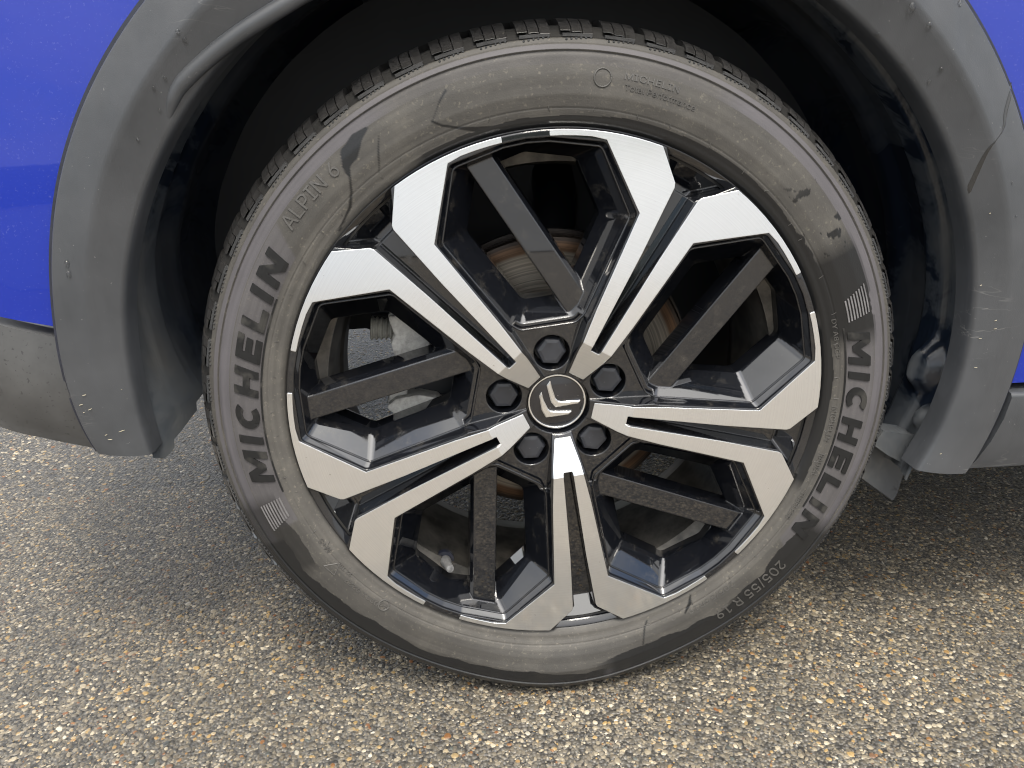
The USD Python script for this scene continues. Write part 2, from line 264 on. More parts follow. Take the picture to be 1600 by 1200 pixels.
def coords(poly):
    return np.array(poly.exterior.coords)[:-1]
def sweep(sec, a0, a1, n, closed=False):
    """sweep the closed section [(r, w)] (counter-clockwise in r,w) around the wheel's axis from a0 to a1 degrees; wheel coordinates"""
    sec = np.asarray(sec, float); k = len(sec)
    A = np.radians(np.linspace(a0, a1, n + 1)[: n if closed else n + 1])
    V = np.stack([sec[None, :, 0] * np.cos(A)[:, None], sec[None, :, 0] * np.sin(A)[:, None], np.broadcast_to(sec[None, :, 1], (len(A), k))], -1).reshape(-1, 3)
    F = []
    rows = len(A) if closed else len(A) - 1
    for i in range(rows):
        j = (i + 1) % len(A)
        for t in range(k):
            u = (t + 1) % k
            F += [(i * k + t, i * k + u, j * k + u), (i * k + t, j * k + u, j * k + t)]
    if not closed:
        pv, cap = trimesh.creation.triangulate_polygon(Polygon(sec), engine='earcut')
        cap = np.array([np.argmin(((sec - q) ** 2).sum(1)) for q in pv])[cap]
        F += [tuple(c) for c in cap[:, ::-1]] + [tuple(c + (len(A) - 1) * k) for c in cap]
    m = trimesh.Trimesh(V, np.array(F), process=False)
    if m.volume < 0: m.invert()
    return m
def grid(P):
    """(nu, nv, 3) points -> trimesh"""
    nu, nv = P.shape[:2]
    i, j = np.meshgrid(np.arange(nu - 1), np.arange(nv - 1), indexing='ij')
    a = (i * nv + j).ravel(); b = a + 1; c = a + nv + 1; d = a + nv
    return trimesh.Trimesh(P.reshape(-1, 3), np.vstack([np.c_[a, b, c], np.c_[a, c, d]]), process=False)
def tube(pts, radii, n=12):
    """closed round bar through world points"""
    pts = np.asarray(pts, float); radii = np.broadcast_to(radii, len(pts))
    t = np.gradient(pts, axis=0); t /= np.linalg.norm(t, axis=1)[:, None]
    up = np.array([0.3, 1.0, 0.2])
    V = []
    for p, d, r in zip(pts, t, radii):
        x = np.cross(d, up); x /= np.linalg.norm(x); y = np.cross(d, x)
        a = np.arange(n) / n * 2 * pi
        V.append(p + r * (np.cos(a)[:, None] * x + np.sin(a)[:, None] * y))
    V = np.vstack(V + [pts[:1], pts[-1:]]); F = []
    L = len(pts)
    for i in range(L - 1):
        for k in range(n):
            a, b = i * n + k, i * n + (k + 1) % n
            F += [(a, b, b + n), (a, b + n, a + n)]
    for k in range(n):
        F += [(L * n, (k + 1) % n, k), (L * n + 1, (L - 1) * n + k, (L - 1) * n + (k + 1) % n)]
    m = trimesh.Trimesh(V, np.array(F), process=False)
    if m.volume < 0: m.invert()
    return m

# ------------------------------------------------------------------ the ground
GR = '/World/ground'
def ground_mesh():
    xs = np.r_[-300, -60, -12, np.arange(-4, 4.01, 0.25), 12, 60, 300]
    ys = np.r_[-300, -60, -12, np.arange(-4, 4.01, 0.25), 12, 60, 300]
    P = np.stack(list(np.meshgrid(xs, ys, indexing='ij')) + [np.zeros((len(xs), len(ys)))], -1)
    m = grid(P)
    if m.face_normals[0, 2] < 0: m.invert()
    return m
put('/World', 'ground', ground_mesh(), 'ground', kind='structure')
stage.GetPrimAtPath(GR).SetCustomDataByKey('label', 'damp washed-aggregate paving of small beige and grey pebbles under the car')

ha = np.linspace(0, 2 * pi, 241)
hr = []
for a_ in ha:
    h_ = 9 + 9 * float(meshkit.fbm(np.array([math.cos(a_) * 4, math.sin(a_) * 4, 0.5]), 4, 8))
    hr.append([(r_ * math.cos(a_), r_ * math.sin(a_), z_) for r_, z_ in ((150, -0.5), (165, h_ * 0.6), (185, h_), (230, h_ * 0.9), (280, -0.5))])
put('/World', 'hills', grid(np.array(hr)), simple('wooded_hills', (0.035, 0.045, 0.028), 0.9, nscale=0.3, vary=0.5), smooth=True, kind='structure')
cl = np.array([[(x, y, 0.004 + 0.0 * y) for y in (-40.0, -14.0, -6.0, -2.5)] for x in (-40.0, -6.0, 0.0, 6.0, 40.0)])
cm = grid(cl)
if cm.face_normals[0, 2] < 0: cm.invert()
put('/World', 'concrete_road', cm, simple('pale_concrete', (0.15, 0.15, 0.148), 0.4, nscale=1.5, vary=0.15), kind='structure')

def stone(seed, sub=1):
    m = trimesh.creation.icosphere(subdivisions=sub, radius=1.0)
    v = m.vertices
    k = 0.70 + 0.6 * meshkit.noise(v * 1.3 + seed * 7.3, seed)
    v = v * k[:, None] * np.array([1.0, 0.55 + 0.4 * ((seed * 37) % 10) / 10, 0.5])
    return trimesh.Trimesh(v, m.faces, process=False)
STONES = [stone(s) for s in range(10)]

def tone_sample(n):
    return np.clip(rng.random(n) ** 1.25, 0, 1)
# pebbles one can pick apart, in front of the wheel, each a mesh of its own
big = []
tries = 0
while len(big) < 300 and tries < 40000:
    tries += 1
    x, y = rng.uniform(-0.62, 0.50), rng.uniform(-0.17, 0.22)
    if y < -0.17 + 0.05 * abs(x): continue
    if abs(x) < 0.28 and y > -0.02: continue
    s = rng.uniform(0.0030, 0.0046)
    if all((x - a) ** 2 + (y - b) ** 2 > (s + c) ** 2 * 1.3 for a, b, c in big):
        big.append((x, y, s))
for k, (x, y, s) in enumerate(big):
    b = STONES[rng.integers(len(STONES))]
    yaw = rng.uniform(0, 2 * pi)
    v = b.vertices * s * np.array([1, 1, 0.5]); c, sn = math.cos(yaw), math.sin(yaw)
    v = np.stack([c * v[:, 0] - sn * v[:, 1] + x, sn * v[:, 0] + c * v[:, 1] + y, v[:, 2] + 0.0003], -1)
    put(GR, 'pebble', trimesh.Trimesh(v, b.faces, process=False), 'pebble', smooth=True, tone=rng.uniform(0.45, 1.0) if rng.random() < 0.75 else rng.uniform(0, 0.45))
# the rest: scattered small stones
def gravel(n, x0, x1, y0, y1, s0, s1, zc):
    pts = np.c_[rng.uniform(x0, x1, n), rng.uniform(y0, y1, n)]
    size = s0 + (s1 - s0) * rng.random(n) ** 2.2
    return pts, size
SMALL = []
for s_ in range(12):
    q = stone(s_ + 20, 0)
    up_ = q.face_normals[:, 2] > -0.12
    q = trimesh.Trimesh(q.vertices, q.faces[up_], process=False); q.remove_unreferenced_vertices()
    SMALL.append(q)
def gravel_mesh(n, x0, x1, y0, y1, s0, s1):
    pts, size = gravel(n, x0, x1, y0, y1, s0, s1, 0)
    yaw = rng.uniform(0, 2 * pi, n); kind = rng.integers(0, len(SMALL), n); tone = tone_sample(n)
    Vs, Fs, Ts, off = [], [], [], 0
    for k, s in enumerate(SMALL):
        m = kind == k
        c, sn = np.cos(yaw[m])[:, None], np.sin(yaw[m])[:, None]
        v = s.vertices[None] * size[m][:, None, None]
        X = c * v[..., 0] - sn * v[..., 1] + pts[m][:, :1]; Y = sn * v[..., 0] + c * v[..., 1] + pts[m][:, 1:]
        Z = v[..., 2] * 0.55
        q = np.stack([X, Y, Z], -1)
        nv = s.vertices.shape[0]; cnt = m.sum()
        Fs.append((s.faces[None] + (np.arange(cnt) * nv)[:, None, None]).reshape(-1, 3) + off)
        Vs.append(q.reshape(-1, 3)); Ts.append(np.repeat(tone[m], nv)); off += cnt * nv
    return trimesh.Trimesh(np.vstack(Vs), np.vstack(Fs), process=False), np.concatenate(Ts)
g1, t1 = gravel_mesh(150000, -1.15, 0.95, -0.22, 0.55, 0.0011, 0.0037)
g2, t2 = gravel_mesh(60000, -1.5, 1.1, 0.55, 1.7, 0.0018, 0.0055)
gm = trimesh.util.concatenate([g1, g2]) if False else trimesh.Trimesh(np.vstack([g1.vertices, g2.vertices]), np.vstack([g1.faces, g2.faces + len(g1.vertices)]), process=False)
put(GR, 'gravel', gm, 'pebble', smooth=False, kind='stuff', attrs={'tone': np.r_[t1, t2]})

for n_, l_ in (('concrete_road', 'flat pale grey road surface beyond the pebble paving'), ('hills', 'low dark wooded hills along the far horizon')):
    stage.GetPrimAtPath('/World/' + n_).SetCustomDataByKey('label', l_)

# ------------------------------------------------------------------ the car
CAR = '/World/parked_car'
car = UsdGeom.Xform.Define(stage, CAR).GetPrim()
car.SetCustomDataByKey('label', 'blue car with grey plastic arch trim and two-tone alloy wheel, seen at one wheel')
car.SetCustomDataByKey('category', 'car')

# outlines of the wheel arch trim (x, height above the wheel's centre)
OUT = np.array([(0.4142, -0.0891), (0.4235, -0.0738), (0.4356, -0.0392), (0.4418, -0.0040), (0.4448, 0.0324), (0.4475, 0.0472), (0.447, 0.115), (0.4335, 0.182), (0.4065, 0.2428), (0.3918, 0.2720), (0.3656, 0.3104), (0.3339, 0.3473),
                (0.245, 0.423), (0.13, 0.474), (0.0, 0.490), (-0.12, 0.474), (-0.235, 0.424), (-0.3203, 0.3612), (-0.3638, 0.3121), (-0.3926, 0.2673), (-0.4119, 0.2277), (-0.4244, 0.1908), (-0.4373, 0.1342), (-0.4419, 0.1019),
                (-0.4444, 0.0666), (-0.4423, 0.0260), (-0.4302, -0.0131)])
INN = np.array([(0.3625, -0.0838), (0.3720, -0.0594), (0.3851, -0.0198), (0.3935, 0.0213), (0.3932, 0.0494), (0.3912, 0.0792), (0.3844, 0.1193), (0.3744, 0.1569), (0.3560, 0.2094), (0.3319, 0.2478), (0.3006, 0.2837), (0.2679, 0.3178), (0.2243, 0.3498),
                (0.12, 0.4), (0.0, 0.417), (-0.11, 0.402), (-0.2103, 0.3591), (-0.2297, 0.3460), (-0.2765, 0.3098), (-0.2984, 0.2862), (-0.3139, 0.2662), (-0.3351, 0.2339), (-0.3541, 0.1988), (-0.3660, 0.1719), (-0.3767, 0.1393),
                (-0.3842, 0.1055), (-0.3861, 0.0663), (-0.3850, 0.0215), (-0.3842, -0.0189)])
from scipy.interpolate import CubicSpline, UnivariateSpline
def polar_curve(P):
    th = np.unwrap(np.arctan2(P[:, 1], P[:, 0])); r = np.hypot(P[:, 0], P[:, 1])
    s = UnivariateSpline(th, r, k=3, s=len(P) * 0.0009 ** 2)
    return th, s
tho, so = polar_curve(OUT); thi, si = polar_curve(INN)
def curve(th, s, n):
    t = np.linspace(th[0], th[-1], n); r = s(t)
    return np.stack([r * np.cos(t), r * np.sin(t)], -1), t
def Rout(t): return so(np.clip(t, tho[0], tho[-1]))
def Rin(t): return si(np.clip(t, thi[0], thi[-1]))
NT = 181
Oc, to_ = curve(tho, so, NT); Ic, ti_ = curve(thi, si, NT)
def trim_mesh():
    amp = np.clip(np.sin(0.5 * (to_ + ti_)) * 1.6, 0, 1)
    prof = [(0.0, -0.010), (0.0, 0.0105), (0.012, 0.0135), (0.035, 0.0150), (0.2, 0.0176), (0.36, 0.0206), (0.47, 0.0226), (0.52, 0.0226), (0.58, 0.0210), (0.75, 0.0155), (0.92, 0.0115), (0.97, 0.0098), (0.995, 0.006), (1.0, 0.0), (1.0, -0.016)]
    flat = [(0.0, -0.010), (0.0, 0.0105), (0.012, 0.0135), (0.035, 0.0150), (0.2, 0.0168), (0.36, 0.0176), (0.47, 0.0178), (0.52, 0.0178), (0.58, 0.0175), (0.75, 0.0160), (0.92, 0.0130), (0.97, 0.0108), (0.995, 0.006), (1.0, 0.0), (1.0, -0.016)]
    rows = []
    for (t, w1), (_, w0) in zip(prof, flat):
        p = Oc * (1 - t) + Ic * t
        w = w0 + (w1 - w0) * amp
        rows.append(np.c_[p, w])
    for t, w in ((0.94, -0.016), (0.94, 0.002), (0.06, 0.006), (0.06, -0.010)):
        p = Oc * (1 - t) + Ic * t
        rows.append(np.c_[p, np.full(NT, w)])
    rows = np.stack(rows, 1)                      # NT, K, 3
    K = rows.shape[1]
    V = rows.reshape(-1, 3); F = []
    for i in range(NT - 1):
        for k in range(K):
            a, b = i * K + k, i * K + (k + 1) % K
            F += [(a, b, b + K), (a, b + K, a + K)]
    for base, flip in ((0, False), ((NT - 1) * K, True)):
        sec = rows[0 if base == 0 else -1]
        d = sec[:, :2] - sec[1, :2]; x = np.hypot(d[:, 0], d[:, 1])
        tri = trimesh.creation.triangulate_polygon(Polygon(np.c_[x, sec[:, 2]]).buffer(0), engine='earcut')
        pv, pf = tri
        idx = np.array([np.argmin((x - a) ** 2 + (sec[:, 2] - b) ** 2) for a, b in pv])
        F += [tuple(base + idx[f[::1 if flip else -1]]) for f in pf]
    m = trimesh.Trimesh(WP(V), np.array(F), process=False)
    trimesh.repair.fix_normals(m)
    return m
ARCH = put(CAR, 'arch_trim', trim_mesh(), 'trim', smooth=40)
# rolled lip on the trim's inner edge
LIP = np.array([(-0.3195, 0.2620), (-0.3165, 0.2760), (-0.3095, 0.2900), (-0.2983, 0.3037), (-0.2722, 0.3229), (-0.2433, 0.3403), (-0.2141, 0.3553), (-0.1936, 0.3650)] + [(0.409 * math.cos(a), 0.409 * math.sin(a)) for a in np.radians([110, 100, 90, 82])])
tt = np.linspace(0, len(LIP) - 1, 60)
lp = CubicSpline(np.arange(len(LIP)), LIP)(tt)
rr = np.interp(tt, [0, 1, 2, 3, len(LIP) - 2, len(LIP) - 1], [0.001, 0.0035, 0.0055, 0.0068, 0.0068, 0.002])
put(ARCH, 'rolled_lip', tube(WP(np.c_[lp, np.interp(tt, [0, 2, 99], [0.006, 0.0115, 0.0115])]), rr, 16), 'trim', smooth=True)

# blue body side: fender and door skin around the arch
def skinW(x, z):
    return 0.0065 - 3.5 * np.clip(-x - 0.47, 0, None) ** 2 - 0.30 * np.clip(z - 0.12, 0, None) ** 2 - 0.02 * np.clip(z - 0.02, 0, 0.1)
def skin():
    n, mrows = 220, 36
    t = np.linspace(math.radians(0.5), math.radians(166.6), n)
    P = np.zeros((n, mrows + 1, 3))
    for i, a in enumerate(t):
        r0 = float(Rout(a)) - 0.003
        c, s = math.cos(a), math.sin(a)
        rm = min((1.5 if c > 0 else 0.70) / max(abs(c), 1e-6), 0.62 / max(s, 1e-6))
        for j in range(mrows):
            q = j / (mrows - 1); r = r0 + (rm - r0) * (q ** 1.7)
            P[i, j + 1] = (r * c, r * s, skinW(r * c, r * s))
        P[i, 0] = P[i, 1] - (0, 0, 0.03)
    m = grid(WP(P)); return m
put(CAR, 'body_panel', skin(), 'blue', smooth=60)
# seal between trim and paint
seal = []
for off, w in ((0.0032, -0.004), (0.0032, 0.0098), (-0.004, 0.0098), (-0.004, -0.004)):
    p = Oc * (1 + off / np.hypot(Oc[:, 0], Oc[:, 1]))[:, None]
    seal.append(np.c_[p, np.full(NT, w)])
seal = np.stack(seal + seal[:1], 1)
put(CAR, 'arch_seal', grid(WP(seal)), 'gasket', smooth=30)

# lower bumper plastic left of the arch
def bumper():
    n, k = 60, 14
    x = np.concatenate([np.linspace(0, 1, n)])
    P = []
    for q in x:
        X = -0.4 - 0.48 * q
        r = None
        ztop = 0.0985 + (-0.4466 - X) * 0.29
        zbot = -0.0171 + np.interp(-X, [0.4348, 0.4851, 0.5177, 0.9], [0, 0.015, 0.0215, 0.13])
        col = []
        for j in range(k):
            s = j / (k - 1)
            Z = ztop - 0.0022 + (zbot - ztop + 0.0022) * s
            # follow the outer trim edge at the inner end
            ang = math.atan2(Z, X); edge = float(Rout(ang % (2 * pi)))
            Xe = X if q > 0 else X
            ex = -math.sqrt(max(edge ** 2 - Z ** 2, 0.01)) - 0.0016
            Xs = ex - 0.27 * q ** 1.3
            W = 0.0052 + 0.006 * math.sin(pi * min(s * 0.9, 1)) - 3.5 * max(-Xs - 0.47, 0) ** 2 - 0.010 * s ** 3
            ztop2 = 0.0985 + (-0.4466 - Xs) * 0.29 - 0.0022; zbot2 = -0.0171 + np.interp(-Xs, [0.4348, 0.4851, 0.5177, 0.9], [0, 0.015, 0.0215, 0.13])
            col.append((Xs, ztop2 + (zbot2 - ztop2) * s, W))
        col = [(col[0][0], col[0][1], col[0][2] - 0.02)] + col
        for d, e in ((0.004, 0.010), (0.006, 0.06), (0.006, 0.25)):
            col.append((col[k][0], col[k][1] - 0.003 + d * 0.3, col[k][2] - e))
        P.append(col)
    P = np.array(P)
    back = P[:1].copy(); back[..., 2] -= 0.03
    return grid(WP(np.concatenate([back, P], 0)))
put(CAR, 'bumper_trim', bumper(), 'bumper', smooth=45)
# sill trim right of the arch
def sill():
    P = []
    for q in np.linspace(0, 1, 40):
        col = []
        for z, w in ((-0.0035, -0.02), (-0.0035, 0.006), (-0.0045, 0.0125), (-0.008, 0.0155), (-0.03, 0.0165), (-0.055, 0.0145), (-0.078, 0.010), (-0.0895, 0.004), (-0.0915, -0.003), (-0.094, -0.06), (-0.1, -0.26)):
            ang = math.atan2(z, 0.44)
            ex = math.sqrt(max(float(Rout(ang)) ** 2 - z ** 2, 0.01)) + 0.0042
            col.append((ex + 1.05 * q ** 1.3, z - 0.002 * q, w))
        P.append(col)
    P = np.array(P); back = P[:1].copy(); back[..., 2] -= 0.03
    m = grid(WP(np.concatenate([back, P], 0))); m.invert(); return m
put(CAR, 'sill_trim', sill(), 'trim', smooth=45)

# wheel arch liner: pressed plastic with ribs, a bulge and a smaller boss low on the right
def liner():
    n = 340
    key = [(0.0, -0.002), (0.012, 0.005), (0.030, 0.012), (0.05, 0.013), (0.056, 0.006), (0.085, 0.006), (0.092, 0.016), (0.135, 0.017), (0.142, 0.008), (0.17, 0.008), (0.178, 0.018), (0.24, 0.02), (0.29, 0.004)]
    ws_ = np.unique(np.r_[np.linspace(-0.004, 0.1, 44), np.linspace(0.1, 0.29, 30)])
    P = np.zeros((n, len(ws_), 3))
    for j, d in enumerate(ws_):
        dr = np.interp(d, [k[0] for k in key], [k[1] for k in key])
        zb = np.interp(d, [-0.004, 0.016, 0.025, 0.034, 0.0345, 0.050, 0.065, 0.080, 0.0805, 0.10, 0.29], [-0.026, -0.0360, -0.0350, -0.0320, -0.0250, -0.0215, -0.0165, -0.012, -0.004, 0.002, 0.02])
        t = math.radians(-15.5) + (pi + math.asin(-zb / 0.39) - math.radians(-15.5)) * np.linspace(0, 1, n)
        r0 = Rin(t) + 0.0035
        al = t * 0.39
        lump = 0.0045 * (meshkit.fbm(np.stack([al * 14, np.full(n, d * 30), np.full(n, 1.0)], -1), 3, 3) - 0.5)
        def bul(z0, d0, hz, hd, p=2.0):
            q = ((al - z0) / hz) ** 2 + ((d - d0) / hd) ** 2
            return np.clip(1.25 - q ** (p / 2), 0, 1) ** 1.3
        lump = lump - 0.017 * bul(0.004, 0.052, 0.027, 0.018) - 0.009 * bul(-0.046, 0.036, 0.013, 0.010)
        edge = 0.058 - 0.55 * (d - 0.024)                      # joint between two liner pieces
        lump = lump - 0.0022 * np.clip((edge - al) / 0.0015, 0, 1) * (t < 0.6) * (d > 0.012)
        low = np.clip((t - 2.75) / 0.38, 0, 1) ** 1.5
        r = r0 + dr * (1 - low) + lump * (1 - 0.6 * low) - low * 0.026 * np.clip((d - 0.01) / 0.09, 0, 1)
        P[:, j] = np.stack([r * np.cos(t), r * np.sin(t), np.full(n, -d)], -1)
    return grid(WP(P))
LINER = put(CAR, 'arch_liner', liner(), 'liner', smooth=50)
# air deflector hanging below the liner at the right
df = hull(([(0.330, -0.070), (0.350, -0.078), (0.3585, -0.0868), (0.396, -0.1105), (0.3905, -0.1500), (0.386, -0.1600), (0.345, -0.1280), (0.330, -0.118)], -0.062), ([(0.335, -0.072), (0.3585, -0.0868), (0.394, -0.1105), (0.389, -0.149), (0.385, -0.157), (0.345, -0.126)], -0.055))
df = df + prism(np.array([(0.35, -0.06), (0.40, -0.07), (0.398, -0.112), (0.3585, -0.089), (0.34, -0.075)]), -0.060, -0.035)
put(CAR, 'air_deflector', tow(df), 'liner')
# inner wall of the wheel well and the dark body behind it
def slab(pts, y0, y1):
    return tow(prism(np.array(pts), -y1, -y0))
put(CAR, 'inner_wing', slab([(-0.47, 0.005), (-0.1, 0.01), (0.0, -0.03), (0.06, -0.105), (0.47, -0.105), (0.47, 0.25), (0.3, 0.44), (0.0, 0.48), (-0.3, 0.44), (-0.47, 0.25)], 0.285, 0.295), 'linerdark')
put(CAR, 'underbody', slab([(-0.25, 0.02), (0.02, -0.1), (0.1, -0.155), (1.5, -0.155), (1.5, 0.02)], 0.30, 1.5), 'linerdark')
put(CAR, 'body_shell', slab([(-0.62, 0.06), (1.5, 0.03), (1.5, 0.56), (1.4, 0.60), (-0.50, 0.58), (-0.60, 0.5)], 0.31, 1.72), 'blue')
bonnet = np.array([[(x, z, w) for (z, w) in ((0.62, skinW(x, 0.62)), (0.63, -0.10), (0.645, -0.2), (0.66, -0.6), (0.66, -1.2), (0.6, -1.72))] for x in np.linspace(-0.70, 1.5, 12)])
put(CAR, 'bonnet', grid(WP(bonnet)), 'blue', smooth=50)

# ------------------------------------------------------------------ the wheel
WH = group(CAR, 'wheel')
PHI = [60.187 + 72 * i for i in range(5)]          # axes of the five double spokes
K1, K2, S0, W0_ = 0.0068 / 0.187, 0.44, 0.070, 0.0068
def trim_top(mf, phi, lift):
    c, s = math.cos(math.radians(phi)), math.sin(math.radians(phi))
    for nx, off in ((-K1, -(W0_ + lift + K1 * S0)), (K2, -(W0_ + lift - K2 * S0))):
        n = np.array([nx * c, nx * s, -1.0]); L = np.linalg.norm(n)
        mf = mf.trim_by_plane((n / L).tolist(), off / L)
    return mf
def arc(r, a0, a1, n):
    a = np.radians(np.linspace(a0, a1, n)); return np.stack([r * np.cos(a), r * np.sin(a)], -1)
W_FRONT = coords(rounded(both(mm((78, 27), (86, 37.5), (174.2, 90), (239.3, 68.4), (250.2, 21), (251.6, 0))), 0.0065))
W_CH = coords(rounded(both(mm((82, 26), (89, 35), (172.5, 85), (235.5, 65.2), (246.2, 20), (247.6, 0))), 0.0065))
def inset(P, d):
    """move every edge of the convex outline P inwards by its own distance d"""
    P = np.asarray(P); n = len(P); c = P.mean(0); L = []
    for i in range(n):
        a, b = P[i], P[(i + 1) % n]; t = (b - a) / np.linalg.norm(b - a); m = np.array([-t[1], t[0]])
        if m @ (c - a) < 0: m = -m
        L.append((a + m * d[i], t))
    out = []
    for i in range(n):
        (a, t), (b, u) = L[i - 1], L[i]
        k = np.linalg.solve(np.stack([t, -u], 1), b - a)
        out.append(a + t * k[0])
    return np.array(out)
_ch = mm((82, -26), (89, -35), (172.5, -85), (235.5, -65.2), (246.6, -20), (246.6, 20), (235.5, 65.2), (172.5, 85), (89, 35), (82, 26))
W_HOLE = coords(rounded(inset(_ch, np.array([21, 21, 21, 12.5, 6, 12.5, 21, 21, 21, 22]) / 1000), 0.008))
POCKET = both(mm((26, 8.5), (57, 21.8), (86, 37.5), (90, 30)))
body = m3.Manifold()
for phi in PHI:
    wedge = np.vstack([[(0, 0)], arc(0.2572, phi - 36.01, phi + 36.01, 49)])
    body = body + trim_top(prism(wedge, -0.055, 0.03), phi, 0.0)
cut = m3.Manifold()
for phi in PHI:
    win = phi + 36
    for lay in (((W_FRONT, 0.03), (W_FRONT, -0.001)), ((W_FRONT, -0.001), (W_CH, -0.0075)), ((W_CH, -0.0075), (W_HOLE, -0.034)), ((W_HOLE, -0.034), (W_HOLE, -0.07))):
        cut = cut + hull(*[(rot2(o, win), w) for o, w in lay])
    cut = cut + hull((rot2(POCKET, win), 0.03), (rot2(POCKET * np.array([1, 0.93]), win), -0.0125))
    gt, gb = both(mm((65.5, 4.4), (165, 7.8), (229.5, 11.8))), both(mm((67.5, 3.4), (165, 6.4), (229.5, 10)))
    cut = cut + hull((rot2(gt, phi), 0.03), (rot2(gb, phi), -0.019))
    ft, fb = both(mm((227, 11.5), (232.5, 13.6), (254, 39.2), (262, 42))), both(mm((228, 9.5), (234, 11), (258, 38.5), (264, 41)))
    floor = np.where(fb[:, 0] < 0.24, -0.028, -0.0045)
    cut = cut + m3.Manifold.hull_points(np.vstack([np.c_[rot2(ft, phi), np.full(len(ft), 0.03)], np.c_[rot2(fb, phi), floor]]))
cut = cut + m3.Manifold.cylinder(0.08, 0.0312, 0.0312, 96).translate([0, 0, -0.024])
BOLT = [-48.2 + 72 * i for i in range(5)]
for a in BOLT:
    bx, by = 0.0538 * math.cos(math.radians(a)), 0.0538 * math.sin(math.radians(a))
    cut = cut + m3.Manifold.cylinder(0.03, 0.0158, 0.0185, 48).translate([bx, by, -0.032])
body = body - cut
for phi in PHI:                                   # the blade across each window
    p0, p1 = np.array([0.093, -0.0325]), np.array([0.243, 0.0435])
    d = (p1 - p0) / np.linalg.norm(p1 - p0); nn = np.array([-d[1], d[0]])
    top = [p0 + nn * 0.0125, p0 - nn * 0.0105, p1 - nn * 0.0105, p1 + nn * 0.0125]
    low = [p0 + nn * 0.014, p0 - nn * 0.0155, p1 - nn * 0.0155, p1 + nn * 0.014]
    body = body + hull((rot2(np.array(top), phi + 36), -0.0165), (rot2(np.array(top) * 0.3 + np.array(low) * 0.7, phi + 36), -0.023), (rot2(np.array(low), phi + 36), -0.046))
put(WH, 'rim', tow(body), 'black')
W_BEAD = np.array(Polygon(W_CH).buffer(0.0003).exterior.coords)[:-1]
for phi in PHI:
    e_ = rot2(W_BEAD, phi + 36); e_ = np.vstack([e_, e_[:2]])
    put(WH, 'window_edge', tube(WP(np.c_[e_, np.full(len(e_), -0.0070)]), 0.0011, 8), 'black', smooth=True)
# machined faces, one per double spoke
half = [(34.5, 8.0), (60, 13.8), (104, 19.6), (195.4, 28.6)]
for phi in PHI:
    w = lambda r, a: (r * math.cos(math.radians(a)), r * math.sin(math.radians(a)))
    outer = [np.array(q) / 1000 for q in half] + [np.array(w(0.2506, 20.05))] + [np.array(w(0.2520, a)) for a in (23, 26, 29, 31.35)]
    rim = [np.array(w(0.2570, a)) for a in (31.35, 29, 26, 23, 20, 17, 14, 11.5, 8.95)]
    groove = [np.array(q) / 1000 for q in ((232.5, 14.0), (229.0, 12.4), (165, 8.3), (67, 4.9))]
    side = outer + rim + groove
    poly = Polygon(side + [(x, -y) for x, y in reversed(side)]).buffer(0)
    poly = poly.buffer(-0.0008, quad_segs=4).buffer(0.0016, quad_segs=4).buffer(-0.0008, quad_segs=4)
    tip = Polygon(both(mm((66, 4.3), (72, 4.9)))).buffer(0)
    poly = poly.difference(tip)
    poly = poly if poly.geom_type == 'Polygon' else max(poly.geoms, key=lambda g: g.area)
    pr_ = prism(affinity.rotate(poly, phi, origin=(0, 0)), -0.055, 0.03)
    face = trim_top(pr_, phi, 0.0012) - trim_top(pr_, phi, -0.0015)
    put(WH, 'machined_face', tow(face), 'silver')
# barrel
fla = [(0.2572, -0.0052), (0.2588, -0.0046), (0.2594, -0.0060), (0.2592, -0.012), (0.2565, -0.020), (0.2480, -0.024), (0.2470, -0.040), (0.2440, -0.044), (0.2425, -0.042), (0.2430, -0.030), (0.2512, -0.022), (0.2522, -0.0085)]
put(WH, 'rim_flange', tow(sweep(fla, 0, 360, 180, True)), 'black', smooth=30)
bar = [(0.2470, -0.0405), (0.2310, -0.056), (0.2290, -0.165), (0.2400, -0.180), (0.2420, -0.190), (0.2560, -0.196),
       (0.2555, -0.201), (0.2390, -0.197), (0.2350, -0.184), (0.2235, -0.168), (0.2215, -0.150), (0.2195, -0.147), (0.2195, -0.110), (0.2225, -0.104), (0.2235, -0.075), (0.2270, -0.060), (0.2270, -0.050), (0.2425, -0.0445)]
put(WH, 'rim_barrel', tow(sweep(bar, 0, 360, 180, True)), 'barrel', smooth=30)
# bolts
for a in BOLT:
    bx, by = 0.0538 * math.cos(math.radians(a)), 0.0538 * math.sin(math.radians(a))
    hx = np.stack([np.cos(np.arange(6) * pi / 3), np.sin(np.arange(6) * pi / 3)], -1)
    hx = rot2(hx, a * 1.7 + 12)
    hx1 = hx * 0.0150 + (bx, by)
    b = hull((hx1, -0.040), (hx1, -0.0190), (hx * 0.0134 + (bx, by), -0.0160), (hx * 0.010 + (bx, by), -0.0152))
    b = b + m3.Manifold.cylinder(0.004, 0.0154, 0.0154, 40).translate([bx, by, -0.034])
    put(WH, 'wheel_bolt', tow(b), 'boltcap')
